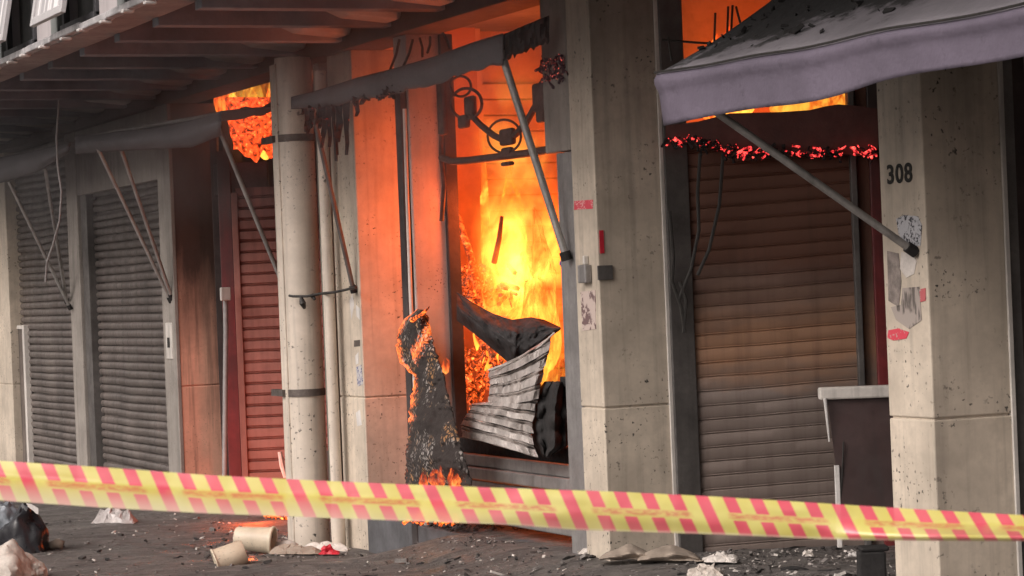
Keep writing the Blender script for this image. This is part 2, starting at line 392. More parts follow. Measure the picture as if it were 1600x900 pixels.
# beam, soffit, joists
B(A-0.06, A+0.30, 6, 44, Zb, 4.0).build('beam', M['burnt'], bld, bevel=0.01)
B(5.28, A+7, 5, 45, 3.995, 4.14).build('soffit_slab', M['soot_concrete'], bld)
B(5.0, 5.32, 5, 45, 3.862, 3.925).build('slab_edge', M['slab_edge'], bld, bevel=0.01)
jy = [on_x(px, py, 5.3).y for px, py in ((315, 14), (250, 40), (185, 66), (130, 88), (80, 108), (37, 125))]
stepj = (jy[-1]-jy[0])/5
joist = B(5.30, A-0.05, jy[0], jy[0]+0.16, 3.80, 3.995).build('joist', M['soot_concrete'], bld, bevel=0.006)
cm = MB()
y0c, y1c = jy[0]-0.30, jy[0]+0.32
cm.add([(A-0.48, y0c+0.06, 3.86), (A-0.062, y0c+0.06, 3.82), (A-0.062, y1c-0.06, 3.82), (A-0.48, y1c-0.06, 3.86),
        (A-0.75, y0c, 3.985), (A-0.062, y0c, 3.985), (A-0.062, y1c, 3.985), (A-0.75, y1c, 3.985)],
       [(0,3,2,1),(4,5,6,7),(0,1,5,4),(1,2,6,5),(2,3,7,6),(3,0,4,7)])
corbel = cm.build('corbel', M['corbel'], bld, bevel=0.04)
for k in range(-5, 16):
    if k: copy_part(joist, (0, stepj*k, 0), bld); copy_part(corbel, (0, stepj*k, 0), bld)
# upper storey wall with top hung windows
UX = 5.06
UL = UX-0.24; wy = [(on_x(58, 55, UL).y + on_x(107, 35, UL).y)/2]
step_w = on_x(14, 60, UL).y - on_x(109, 60, UL).y
wwid = abs(on_x(58, 55, UL).y - on_x(107, 35, UL).y)
um = MB(); yy = [wy[0] + step_w*k for k in range(-3, 6)]
zlo, zhi = 3.965, 5.3
um.box(UX, UX+0.2, 5, 45, zhi, 8); um.box(UX, UX+0.2, 5, 45, 3.926, zlo)
edges = [5] + [e for y in sorted(yy) for e in (y-wwid/2, y+wwid/2)] + [45]
for i in range(0, len(edges), 2): um.box(UX, UX+0.2, edges[i], edges[i+1], zlo, zhi)
um.build('upper_wall', M['upper'], bld)
B(UX+0.1, UX+0.15, 5.01, 44.9, 3.97, 7.9).build('back_partition', M['upper_dark'], bld)
B(UX, A+7, 5, 45, 8, 8.2).build('roof', M['upper_dark'], bld)
pil = B(UX-0.07, UX, wy[0]+wwid/2+0.03, wy[0]+wwid/2+0.24, 3.93, 8).build('pilaster', M['upper_dark'], bld, bevel=0.01)
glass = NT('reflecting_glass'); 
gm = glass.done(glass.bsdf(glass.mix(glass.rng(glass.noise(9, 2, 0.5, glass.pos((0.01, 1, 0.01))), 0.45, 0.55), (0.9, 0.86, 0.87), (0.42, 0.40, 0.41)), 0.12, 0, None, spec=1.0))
wt = MB(); y = wy[0]; h = wwid/2
def leaf_frame():
    m = MB(); P0 = Vector((UX-0.02, 0, zhi-0.05)); P1 = Vector((UX-0.26, 0, zlo+0.015)); d = P1-P0; n = Vector((d.z, 0, -d.x)).normalized()*0.04
    for a, b in ((y-h, y-h+0.06), (y+h-0.06, y+h)): m.obox(P0+Vector((0, a, 0)), d, (0, b-a, 0), n)
    for f0, f1 in ((0, 0.05), (0.95, 1)): m.obox(P0+d*f0+Vector((0, y-h+0.06, 0)), d*(f1-f0), (0, 2*h-0.12, 0), n)
    g = MB(); g.obox(P0+d*0.05+n*0.3+Vector((0, y-h+0.06, 0)), d*0.9, (0, 2*h-0.12, 0), n*0.3)
    return m, g
lm, gl = leaf_frame()
win = lm.build('window', M['frame'], bld, bevel=0.005)
gl.build('pane', gm, win)
sm = MB(); sm.box(UX-0.03, UX+0.02, y-h-0.02, y-h+0.05, zlo, zhi); sm.box(UX-0.03, UX+0.02, y+h-0.05, y+h+0.02, zlo, zhi); sm.box(UX-0.05, UX+0.02, y-h-0.02, y+h+0.02, zlo-0.03, zlo+0.03)
sm.build('frame', M['frame_dark'], win, bevel=0.004)
for k in range(-3, 6):
    if k: copy_part(win, (0, step_w*k, 0), bld); copy_part(pil, (0, step_w*k, 0), bld)
# gutter with clips
gut = MB(); yq = 6.0
while yq < 44:
    L = random.uniform(0.7, 1.5)
    gut.obox((4.93, yq, 3.865+random.uniform(-.01, .01)), (0.08, 0, 0), (0, L-0.03, 0), (0, 0, 0.055)); yq += L
gut.build('gutter', M['gutter'], bld, bevel=0.01)
clip = B(4.90, 4.99, 18, 18.06, 3.835, 3.86).build('gutter_clip', M['white'], bld, bevel=0.01)
for k in range(24):
    copy_part(clip, (0, -3.0 + k*0.62 + random.uniform(-.12, .12), random.uniform(-.01, .01)), bld)

# roller shutters ----------------------------------------------------
def shutter(origin, d, nrm, width, z0, z1, pitch, mat, flat=True, tilt=0.0, label=None, deep=1.0, nx=16, warp=0.006, seed=0):
    """origin: foot of the left edge; d: unit vector along the width; nrm: outward"""
    d = Vector(d); nrm = Vector(nrm); o = Vector(origin)
    prof = [(0.0, 0.008), (0.09, 0.017), (0.15, 0.010), (0.24, 0.017), (0.92, 0.018)] if flat else [(0.0, -0.018), (0.15, -0.018), (0.17, 0.010), (0.40, 0.024), (0.70, 0.024), (0.94, 0.010), (0.97, -0.018)]
    m = MB(); rows = []; z = z0; k = 0
    while z < z1:
        j = random.uniform(-0.004, 0.004); tw = random.gauss(0, 0.0035)
        for f, dep in prof:
            zz = z + f*pitch
            r = []
            for i in range(nx+1):
                u = i/nx*width; q = o + d*u
                w = warp*nz((u*1.7+seed, zz*1.3, seed)) + 0.5*warp*nz((u*5, zz*6, seed+4))
                r.append(q + nrm*(dep*deep + w + j) + Vector((0, 0, zz + (tilt+tw)*(u-width/2) - 0.02*max(0, nz((u*1.1+seed, zz*0.9, seed+9))-0.15))))
            rows.append(r)
        z += pitch; k += 1
    m.grid(rows)
    s = m.build('roller_shutter', mat, bld, smooth=True)
    if label: s['label'] = label
    return s
NX = Vector((-1, 0, 0))
# left wall behind the shutters
B(A+0.55, A+0.75, Ym, 44, -0.5, 4.0).build('back_wall', M['dark_in'], bld)
rec = 0.16
yA0, yA1 = yf(105), yf(13)
shutter((A+rec, yA1+0.05, 0), (0, -1, 0), NX, yA1-yA0+0.1, -0.4, 3.7, 0.088, M['shutter'], False, seed=1, label='grey roller shutter with a narrow side hatch', nx=24)
yB0, yB1 = yf(253), yf(133)
zBt = zat(190, 291)
shB = shutter((A+rec, yB1+0.05, 0), (0, -1, 0), NX, yB1-yB0+0.1, -0.4, zBt, 0.088, M['shutter'], False, seed=5, label='grey roller shutter under a plain header panel', nx=24)
B(A+0.02, A+0.5, yf(122), yf(106), -0.5, Zb).build('post', M['stone_grey'], bld, bevel=0.01)
B(A+0.06, A+0.5, yf(131), yf(122)-0.002, -0.5, zBt).build('jamb', M['steel_dark'], bld, bevel=0.006)
B(A+0.03, A+0.45, Ym+0.36, yf(122)-0.003, zBt, Zb).build('header_panel', M['stone_grey'], bld, bevel=0.01)
# narrow hatch at the lower left of shutter A
zh = zat(25, 515)
hm = MB(); XH = A+0.10; hm.box(XH, A+0.15, yf(33, XH), yf(15, XH), -0.5, zh)
hat = hm.build('side_hatch', M['shutter'], bld, bevel=0.006)
sgn = MB()
for py, w in ((562, .2), (670, .2)):
    p = on_x(24, py, A+0.098); sgn.box(A+0.09, A+0.10, p.y-0.14, p.y+0.10, p.z-0.08, p.z+0.08)
sgn.build('warning_mark', surf('faded_red_mark', (0.35, 0.06, 0.06), 0.7, 0.5, 9), hat)
fr = MB(); fr.box(A+0.085, A+0.155, yf(36, XH), yf(33, XH)-0.002, -0.5, zh+0.05); fr.box(A+0.085, A+0.155, yf(33, XH), yf(14, XH), zh+0.002, zh+0.05)
fr.build('hatch_frame', M['trim'], hat, bevel=0.004)
# lock plate on the post left of the scorched pillar
q = on_x(268, 535, A-0.004); 
lp = MB(); lp.box(A-0.03, A-0.002, q.y-0.10, q.y+0.12, q.z-0.17, q.z+0.20)
lpo = lp.build('lock_box', M['trim'], bld, bevel=0.01)
MB().box(A-0.036, A-0.031, q.y-0.03, q.y+0.05, q.z-0.05, q.z+0.05).build('keyhole', M['ink'], lpo)

# red shop: shutter faces the camera across a splayed entrance
Zr = 25.2
PR = lambda px, py=440, Z=Zr: at(px, py, Z)
def cam_facing(px0, px1, z0, z1, Z, depth, name, mat, parent, bevel=0.006):
    a = PR(px0, 440, Z); b = PR(px1, 440, Z); a.z = b.z = 0
    m = MB(); m.obox((a.x, a.y, z0), b-a, FW*depth, (0, 0, z1-z0)); return m.build(name, mat, parent, bevel=bevel)
def zZ(px, py, Z): return at(px, py, Z).z
a = PR(374); b = PR(545); a.z = b.z = 0
zrt = zZ(400, 300, Zr)
shutter(a, (b-a).normalized(), -FW, (b-a).length, -0.4, zrt, 0.108, M['shutter_red'], True, tilt=0.005, seed=9, label='red painted roller shutter', warp=0.004, deep=2.2)
cam_facing(366, 376, -0.5, zrt, Zr-0.06, 0.12, 'guide_rail', M['shutter_red'], bld)
cam_facing(346, 366, -0.5, 3.2, Zr-0.02, 0.15, 'red_jamb', M['red_jamb'], bld)
cam_facing(336, 347, -0.5, 3.6, Zr+0.1, 0.2, 'dark_jamb', M['dark_in'], bld)
cam_facing(340, 424, zrt-0.02, zrt+0.30, Zr+0.05, 0.2, 'shutter_lintel', M['burnt'], bld)
# patch panel low on the red shutter
cam_facing(434, 520, -0.5, zZ(445, 706, Zr), Zr-0.10, 0.03, 'kick_plate', M['steel_dark'], bld)

# right shop: brown shutter with painted glow across the entrance, header with embers above
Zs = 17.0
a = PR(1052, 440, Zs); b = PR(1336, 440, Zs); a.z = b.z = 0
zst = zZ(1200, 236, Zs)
shutter(a, (b-a).normalized(), -FW, (b-a).length, -0.2, zst+0.05, 0.0935, M['shutter_brown'], True, tilt=0.040, seed=13, label='brown roller shutter with a dull orange glow painted across its middle', nx=24)
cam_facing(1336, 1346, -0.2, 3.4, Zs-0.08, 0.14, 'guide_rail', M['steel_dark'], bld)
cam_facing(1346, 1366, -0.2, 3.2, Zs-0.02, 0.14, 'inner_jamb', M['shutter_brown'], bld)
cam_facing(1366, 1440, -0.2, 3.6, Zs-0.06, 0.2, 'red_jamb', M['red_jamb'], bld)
# header box: sagging top edge
hd = MB()
top = [(1040, 196), (1090, 190), (1140, 177), (1180, 176), (1220, 175), (1265, 172), (1290, 166), (1310, 163), (1335, 165), (1372, 170)]
bot = [(1040, 222), (1090, 224), (1140, 232), (1180, 236), (1220, 238), (1265, 240), (1290, 240), (1310, 241), (1335, 242), (1372, 246)]
f1 = [at(x, y, Zs-0.14) for x, y in top]; f2 = [at(x, y, Zs-0.14) for x, y in bot]
hd.grid([[p+FW*0.3 for p in f1], f1, f2, [p+FW*0.3 for p in f2]])
hd.build('shutter_housing', surf('scorched_housing', (0.10, 0.035, 0.03), 0.7, 0.4, 3), bld, smooth=True)
B(A+PD+0.023, A+PD+0.20, Y1-0.02, Y1+0.5, -0.3, 3.9).build('entrance_jamb', M['steel_dark'], bld, bevel=0.008)
B(A+0.75, A+5, 16.9, 17.0, 2.2, 3.985).build('inner_wall', M['room'], bld)
# inner steel rail at the fire shop
B(A+0.012, A+0.3, yf(899)+0.004, yf(874), -0.3, zat(890, 236)).build('guide_rail', M['steel'], bld, bevel=0.01)
B(A+0.008, A+0.5, yf(899)+0.003, yf(858), zat(880, 236), Zb).build('shutter_housing', M['stone_grey'], bld, bevel=0.012)
cl = MB(); q = on_x(890, 598, A+0.08); cl.box(A+0.06, A+0.10, q.y-0.09, q.y+0.12, q.z-0.03, q.z+0.04); cl.build('rail_clamp', M['black'], bld, bevel=0.01)
# plastered inner pier
pier = MB(); pier.box(A+0.03, A+0.36, 18.42, 18.70, -0.3, Zb+0.2); pier.build('inner_pier', M['plaster'], bld, bevel=0.012)
# burnt rail and thin pipe in the gap left of the pier
B(A-0.03, A+0.028, 18.44, 18.56, -0.3, 3.3).build('burnt_rail', M['burnt'], bld, bevel=0.01)
MB().tube([on_x(x, y, A-0.05) for x, y in ((632, 170), (636, 300), (642, 470), (650, 640), (655, 780))], 0.016).build('conduit', M['trim'], bld, smooth=True)
# dark edge right of the pier
B(A+0.30, A+0.40, 18.37, 18.42, -0.3, Zb).build('shutter_track', M['burnt'], bld, bevel=0.005)
# bottom rails of the fallen shutter still in place
lowb = MB()
for (yt, yb, x) in ((716, 738, 0.16), (738, 760, 0.13), (760, 783, 0.16), (783, 806, 0.14), (806, 829, 0.15)):
    p = on_x(885, yt+10, A+x); q = on_x(885, yb+10, A+x)
    lowb.box(A+x, A+x+0.05, yf(897), 18.36, q.z+0.006, p.z)
lowb.build('bottom_slats', M['steel'], bld, bevel=0.012)
# plinth of the fire shop
B(A-0.02, A+6, Y1+0.1, Y0-0.004, -0.6, -0.065).build('shop_floor', surf('step_concrete', (0.10, 0.10, 0.108), 0.8, 0.4, 3, streak=0.3, bump=0.3), bld, bevel=0.01)
B(A+0.22, A+0.26, yf(897), 18.36, on_x(885, 748, A+0.2).z, on_x(885, 700, A+0.2).z).build('dark_opening_strip', M['black'], bld, bevel=0.01)  # black strip added to stand for the dark opening under the slats
# interior shells
rm = MB()
rm.box(A+6.8, A+7, 5, 45, -0.5, 4)               # back
rm.box(A+0.6, A+6.8, 20.6, 20.8, -0.5, 4)         # far side wall of the fire shop
rm.build('inner_wall', M['room'], bld)
pw = MB(); pw.box(A+0.9, A+6.8, 15.9, 16.0, -0.5, 2.2); pw.build('partition_wall', M['room'], bld)
B(A+1.75, A+6.8, 14.0, 14.1, -0.2, 4).build('entrance_side_wall', M['dark_in'], bld)
B(A+0.62, A+6.8, 29, 29.2, -0.5, 4).build('end_wall', M['dark_in'], bld)
# boards on the lit side wall of the fire shop
bd = MB(); Yw = 20.57
for i in range(26):
    z = -0.1 + i*0.14; bd.box(A+1.52, A+4, Yw-0.018-random.uniform(0, .012), Yw, z, z+0.128)
bd.build('wall_boarding', M['room'], bld, bevel=0.004)
B(A+1.05, A+1.42, 20.3, 20.58, -0.2, 4).build('inner_pilaster', surf('orange_plaster', (0.55, 0.30, 0.18), 0.9, 0.2, 3), bld, bevel=0.01)
B(A+1.44, A+1.50, 20.38, 20.55, -0.2, 4).build('door_frame', M['room'], bld, bevel=0.005)
# right of pillar 308: next shop front
B(A+0.5, A+0.6, 6, Y2-0.2, -0.3, 4).build('next_shop_front', surf('grey_front', (0.20, 0.165, 0.155), 0.8, 0.3, 2, streak=0.4), bld)
tag(B(A+PD+0.02, A+PD+0.10, Y2+0.02, Y2+0.2, -0.3, Zb).build('side_post', M['steel_dark'], bld), None)

# electrical box on pillar 1
ex = thing('switch_box', 'small metal switch box with a flat bracket on the pillar beside the burning doorway', 'switch box', on_x(918, 430, A))
q = on_x(915, 428, A); 
MB().box(A-0.05, A-0.002, q.y-0.10, q.y+0.02, q.z-0.06, q.z+0.06).build('box', M['steel'], ex, bevel=0.008)
MB().box(A-0.035, A-0.002, q.y-0.06, q.y-0.03, q.z+0.06, q.z+0.12).build('lid', M['trim'], ex, bevel=0.006)
q2 = on_y(935, 428, Y1); MB().box(A-0.012, q2.x+0.10, Y1-0.014, Y1-0.002, q.z-0.045, q.z+0.05).build('bracket', M['steel_dark'], ex, bevel=0.003)

# ------------------------------------------------------------------ drainpipes on the pillar
ctr = at(471, 440, 21.6); R_ = 0.155
tp = thing('drainpipe', 'thick cream drainpipe strapped beside the stone pillar, flaking paint', 'pipe', (ctr.x, ctr.y, -0.36))
MB().tube([(ctr.x, ctr.y, -0.42), (ctr.x, ctr.y, 3.75)], R_, 28).build('pipe', M['pipe'], tp, smooth=True)
s1 = MB().box(ctr.x-R_-0.012, ctr.x-R_+0.06, ctr.y-0.02, ctr.y+0.13, -0.4, 3.7).build('seam_cover', M['pipe'], tp, bevel=0.006)
for py in (216, 613):
    z = at(471, py, 21.6).z
    st = MB(); st.tube([(ctr.x, ctr.y, z-0.03), (ctr.x, ctr.y, z+0.03)], R_+0.01, 28)
    st.obox((ctr.x-R_-0.04, ctr.y+0.04, z-0.028), (0.05, 0, 0), (0, 0.3, 0), (0, 0, 0.056))
    st.build('strap', M['strap'], tp, smooth=True)
st = MB(); 
c2 = at(513, 440, 21.2)
tp2 = thing('drainpipe', 'thin cream pipe running down between the thick drainpipe and the stone pillar', 'pipe', (c2.x, c2.y, -0.36))
MB().tube([(c2.x, c2.y, -0.30), (c2.x, c2.y, 3.6)], 0.047, 18).build('pipe', M['pipe'], tp2, smooth=True)
z = at(515, 818, 21.2).z
MB().tube([(c2.x, c2.y, -0.36), (c2.x, c2.y, -0.1), (c2.x, c2.y, z+0.1)], [0.056, 0.06, 0.05], 18).build('shoe', M['pipe'], tp2, smooth=True)
# backing strip between pipes and red shop
B(A+0.1, A+0.3, ctr.y+0.16, ctr.y+0.30, -0.4, Zb).build('downpipe_board', surf('green_grey_board', (0.26, 0.26, 0.22), 0.8, 0.3, 4, streak=0.4), bld, bevel=0.006)
# wire tied round pipes
rope = MB()
pts = [(452, 462, 21.40), (458, 463, 21.36), (480, 463, 21.30), (500, 459, 21.3), (508, 458, 21.12), (520, 457, 21.1), (535, 454, 20.9), (556, 449, 20.7)]
rope.tube([at(x, y, z) for x, y, z in pts], 0.011)
rope.tube([at(470, 463, 21.33), at(473, 474, 21.31), at(476, 482, 21.33)], [0.012, 0.03, 0.012]); rope.tube([at(487, 461, 21.33), at(492, 468, 21.31)], [0.02, 0.012])
tag(rope.build('rope', M['wire_dark'], None, smooth=True), 'dark wire tied around both drainpipes at pole height', 'wire')

# ------------------------------------------------------------------ awnings
def arm(parent, p_out, p_wall, r=0.022, mat=None):
    m = MB().tube([p_out, p_wall], r, 10); o = m.build('arm', mat or M['pole'], parent, smooth=True)
    d = (p_wall-p_out).normalized(); MB().tube([p_wall-d*0.03, p_wall+d*0.03], r*1.45, 10).build('bracket', M['black'], o, smooth=True); return o
def sheet(fn, nu, nv): return [[fn(i/nu, j/nv) for i in range(nu+1)] for j in range(nv+1)]

# right awning
XA = 6.05
tipL = on_x(1029, 117, XA); zf = tipL.z; yL = tipL.y; yR = 6.2
aw = thing('awning', 'lavender grey canvas awning with a deep valance, soot stained, over the shop numbered 308', 'awning', (A, yL, 0))
zw = 3.56
def zfront(y): return on_x(1029, 117, XA).z + (on_x(1600, 2, XA).z - tipL.z)*(yL-y)/(yL-on_x(1600, 2, XA).y)
def top_fn(u, v):
    y = yL + (yR-yL)*u; x = XA + (A-0.02-XA)*v
    z = zfront(y) + (zw-zfront(y))*v - 0.06*math.sin(math.pi*v) + 0.018*nz((y*1.3, x*2, 2)) - 0.02*math.sin(math.pi*u)*(1-v)
    return Vector((x, y, z))
MB().grid(sheet(top_fn, 60, 14)).build('canopy', M['fabric'], aw, smooth=True, solid=0.004)
def val_fn(u, v):
    y = yL + (yR-yL)*u; h = 0.265 - 0.024*(yL-y) + 0.010*math.sin(y*3.2)
    p = top_fn(u, 0); lip = -0.035*math.sin(min(1, v*3)*math.pi)
    return Vector((XA - 0.01 + lip*0.6 + 0.03*v + 0.012*v*nz((y*2.2, 0, 5)), y, p.z - 0.004 - v*h))
MB().grid(sheet(val_fn, 60, 10)).build('valance', M['fabric_plain'], aw, smooth=True, solid=0.004)
def end_fn(u, v):
    b = val_fn(0, v); x = XA + (A-XA)*0.22*u
    return Vector((b.x + (x-XA), yL + 0.004 + 0.03*v*u, top_fn(0, 0.22*u).z - 0.004 - v*(0.255)*(1-0.55*u)))
MB().grid(sheet(end_fn, 8, 8)).build('end_flap', M['fabric_plain'], aw, smooth=True, solid=0.004)
MB().tube([(XA+0.03, yL-0.01, zfront(yL)-0.03), (XA+0.03, yR, zfront(yR)-0.03)], 0.02).build('front_bar', M['pole'], aw, smooth=True)
seam = MB().tube([top_fn(i/60, 0)+Vector((-0.022, 0, 0.006)) for i in range(61)], 0.006, 6); seam.build('seam', M['wire_dark'], aw, smooth=True)
cdm = MB(); random.seed(58)
for k in range(190):
    u = abs(random.gauss(0.10, 0.12)); v = random.uniform(0.12, 0.95)
    if u > 0.6 or random.random() > v+0.25: continue
    p = top_fn(u, v)+Vector((0, 0, 0.012)); sz = 0.0048*math.exp(random.gauss(0.7, 0.65)); d = Vector((random.uniform(-1, 1), random.uniform(-1, 1), random.uniform(-.1, .6))).normalized(); e = d.orthogonal().normalized(); g = d.cross(e)
    cdm.obox(p-d*sz, d*2.4*sz, e*sz*random.uniform(.4, 1.4), g*sz*random.uniform(.2, .7))
tag(cdm.build('charred_debris', M['black'], None), 'black charred flakes fallen on the top of the lavender awning', 'debris', kind='stuff')
arm(aw, on_x(1112, 170, XA+0.05), on_x(1424, 390, A-0.03), 0.021)

# middle awning, mostly burnt away
am = thing('awning', 'burnt remains of a dark awning above the flaming doorway, torn fabric hanging in tatters', 'awning', (A, yf(782), 0))
XM = 6.85
topc = [(455, 152), (500, 140), (560, 121), (620, 106), (680, 88), (740, 66), (786, 52)]
botc = [(455, 170), (500, 166), (560, 152), (620, 140), (680, 128), (740, 108), (786, 100)]
def lerp_curve(c, x):
    for (x0, y0), (x1, y1) in zip(c, c[1:]):
        if x <= x1: return y0 + (y1-y0)*(x-x0)/(x1-x0)
    return c[-1][1]
rows = []
for j in range(9):
    v = j/8; r = []
    for i in range(67):
        x = 455 + (786-455)*i/66
        y = lerp_curve(topc, x)*(1-v) + lerp_curve(botc, x)*v
        y += v*(5*math.sin((x-455)/331*math.pi) + 5*nz((x*0.05, 0, 1)) + (7 if x < 650 else 2.5)*nz((x*0.35, 2, 1)))
        r.append(on_x(x, y, XM - 0.04*math.sin(v*math.pi) - 0.02*nz((x*0.02, v*2, 3))))
    rows.append(r)
MB().grid(rows).build('valance', M['fabric_dark'], am, smooth=True, solid=0.005)
# right end flap against the pillar
rows = []
for j in range(6):
    v = j/5; rows.append([on_x(786+(858-786)*i/24, (54+(24-54)*i/24)*(1-v) + (96+(66-96)*i/24 + 8*nz((i*0.9, 3, 1)) - 7*abs(nz((i*2.3, 1, 1))))*v, XM+(A-XM)*0.8*i/24 + 0.03*nz((i*0.5, v*2, 0))) for i in range(25)])
MB().grid(rows).build('end_flap', M['burnt'], am, smooth=True, solid=0.004)
arm(am, on_x(782, 78, XM), on_x(884, 400, A-0.03), 0.026, M['pole'])
arm(am, on_x(488, 170, XM), on_x(552, 452, A-0.03), 0.02, M['steel_dark'])
# tatters
tat = MB()
random.seed(3)
for k in range(46):
    x = random.choice([random.uniform(470, 560), random.uniform(556, 632)]) 
    y0 = lerp_curve(botc, x)-8 if x < 800 else random.uniform(80, 95); L = random.uniform(14, 60) if x < 555 else random.uniform(5, 22)
    if 505 < x < 552: L *= 1.7
    w = random.uniform(2.5, 8); pts_l = []; pts_r = []; dx = 0
    for s in range(6):
        f = s/5; dx += random.uniform(-2.5, 2.5); ww = w*(1-f*0.85)*random.uniform(0.7, 1.2)
        X = XM + 0.03*random.uniform(-1, 1) if x < 800 else A+0.02+0.04*random.random()
        pts_l.append(on_x(x+dx-ww, y0+L*f, X)); pts_r.append(on_x(x+dx+ww, y0+L*f, X+0.02))
    tat.grid([pts_l, [(a_+b_)/2+Vector((-0.02, 0, 0)) for a_, b_ in zip(pts_l, pts_r)], pts_r])
tat.build('tatters', ember('tatters_char', (0.035, 0.028, 0.03), (1, 0.05, 0.03), (0.66, 0.72), 30, 1.2), am, solid=0.004)
fr_ = MB()
for x0, y0, x1, y1 in ((624, 62, 610, 108), (645, 62, 630, 104), (656, 60, 660, 88), (692, 52, 702, 76), (672, 58, 668, 82)):
    fr_.tube([on_x(x0, y0, XM+0.25), on_x((x0+x1)/2+2, (y0+y1)/2, XM+0.2), on_x(x1, y1, XM+0.1)], 0.010, 6)
fr_.build('burnt_ribs', M['black'], am, smooth=True)

# left awnings
def rolled_awning(label, topc, botc, X, xa, xb, arms, cap=None):
    th = thing('awning', label, 'awning', (A, yf((xa+xb)/2), 0))
    rows = []
    for j in range(10):
        v = j/9; r = []
        for i in range(41):
            x = xa + (xb-xa)*i/40; y = lerp_curve(topc, x)*(1-v) + lerp_curve(botc, x)*v
            r.append(on_x(x, y, X - 0.10*math.sin(v*math.pi) - 0.03*nz((x*0.03, v*3, 3))))
        rows.append(r)
    MB().grid(rows).build('valance', M['fabric_black'], th, smooth=True, solid=0.005)
    def cf(u, v):
        x = xa + (xb-xa)*u; p = on_x(x, lerp_curve(topc, x), X)
        return Vector((X + (A-0.02-X)*v, p.y, p.z + 0.05*v + 0.015*nz((p.y*3, v*2, 1))))
    MB().grid(sheet(cf, 30, 6)).build('canopy', M['fabric_black'], th, smooth=True, solid=0.004)
    p, q_ = on_x(xa, lerp_curve(topc, xa)+4, X), on_x(xb, lerp_curve(topc, xb)+4, X)
    MB().tube([p, q_], 0.02).build('front_bar', M['steel_dark'], th, smooth=True)
    for (a0, a1, b0, b1, xo) in arms: arm(th, on_x(a0, a1, xo), on_x(b0, b1, A-0.02), 0.02)
    return th
rolled_awning('dark folded awning between the grey shutters and the red shop', [(118, 212), (200, 203), (260, 196), (300, 186), (345, 174)],
              [(118, 240), (200, 235), (260, 232), (300, 230), (345, 212)], 6.5, 118, 345,
              [(336, 186, 449, 462, 6.5), (150, 226, 266, 468, 6.45), (186, 224, 268, 464, 6.6)])
rolled_awning('grey drooping awning at the far end of the row', [(-60, 262), (0, 246), (60, 234), (108, 222)], [(-60, 300), (0, 286), (60, 268), (108, 238)], 6.5, -60, 108,
              [(14, 284, 109, 480, 6.5), (70, 262, 104, 470, 6.6)])
# hanging wire at left
hw = MB().tube([on_x(x, y, 6.2) for x, y in ((93, 118), (92, 160), (88, 215), (90, 260), (96, 300), (93, 345), (82, 385), (73, 410), (71, 440))], 0.010, 6)
tag(hw.build('hanging_wire', M['wire'], None, smooth=True), 'loose pale wire dangling from the soffit before the left shutter', 'wire')

# ------------------------------------------------------------------ burning doorway
def tongue(px, py0, py1, wpx, Z, mat, parent, lean=0, seed=0, name='flame'):
    """one flame body: a tapering, wobbling closed shape; base py1, tip py0"""
    b = at(px, py1, Z); tpt = at(px+lean, py0, Z); H = (tpt-b).length; w = wpx*Z/FPX
    me = bpy.data.meshes.new(name); bm = bmesh.new()
    bmesh.ops.create_icosphere(bm, subdivisions=4, radius=1)
    for v in bm.verts:
        f = (v.co.z+1)/2; tap = (1-f)**0.55*1.05 + 0.04
        n1 = nz((v.co.x*1.3+seed, v.co.y*1.3, v.co.z*2.2-seed)); n2 = nz((v.co.x*3+seed, v.co.y*3, v.co.z*5))
        k = tap*(1+0.35*n1+0.2*n2) if f > 0.1 else 0.7
        v.co.x = v.co.x*k + 0.30*f*math.sin(f*5+seed); v.co.y = v.co.y*k + 0.2*f*math.cos(f*4+seed); v.co.z += 0.25*n2*f
    bm.to_mesh(me); bm.free(); me.materials.append(mat)
    for p in me.polygons: p.use_smooth = True
    o = bpy.data.objects.new(name, me); COL.objects.link(o)
    P = parent.location if parent else Vector((0, 0, 0))
    if parent: o.parent = parent
    o.location = (b+tpt)/2 - P; o.scale = (w, w*0.8, H/2)
    return o
def fire_light(parent, p, power, r=0.25, col=(1, 0.125, 0.022)):
    ld = bpy.data.lights.new('fire_light', 'POINT'); ld.energy = power; ld.shadow_soft_size = r; ld.color = col
    o = bpy.data.objects.new('fire_light', ld); COL.objects.link(o); o.parent = parent; o.location = Vector(p)-parent.location
    return o
fire = thing('fire', 'tall yellow and orange fire filling the doorway behind the buckled shutter', 'fire', on_x(820, 640, A+0.9))
random.seed(11)
def ZX(px, X): return on_x(px, 440, X).dot(FW)
for (px, y0, y1, w, X, m_, lean) in ((806, 250, 600, 44, A+0.9, 'flame_hot', -22), (845, 330, 600, 34, A+0.85, 'flame', -6), (772, 350, 600, 30, A+1.0, 'flame', -14),
                                     (868, 515, 660, 24, A+0.62, 'flame_hot', 0), (760, 200, 470, 9, A+1.25, 'flame_hot', -4), (820, 400, 600, 50, A+0.75, 'flame_hot', 14)):
    tongue(px, y0, y1, w, ZX(px, X), M[m_], fire, lean, random.uniform(0, 9))
def vol_blob(px, py, Z, sx, sy, sz, mat, parent):
    me = bpy.data.meshes.new('fire_glow'); bm = bmesh.new(); bmesh.ops.create_icosphere(bm, subdivisions=3, radius=1); bm.to_mesh(me); bm.free(); me.materials.append(mat)
    o = bpy.data.objects.new('fire_glow', me); COL.objects.link(o); o.parent = parent; o.location = at(px, py, Z)-parent.location; o.scale = (sx, sy, sz); return o
vol_blob(822, 425, ZX(822, A+0.85), 0.50, 0.52, 0.95, flame_volume('fire_gas', 19.0), fire)
vol_blob(806, 290, ZX(806, A+1.0), 0.52, 0.5, 1.25, flame_volume('fire_gas_thin', 2.8), fire)
fire_light(fire, on_x(790, 430, A+1.0), 50, 0.25)
fire_light(fire, on_x(858, 345, A+0.50), 16, 0.15)
fire_light(fire, on_x(762, 330, A+0.55), 21, 0.12)
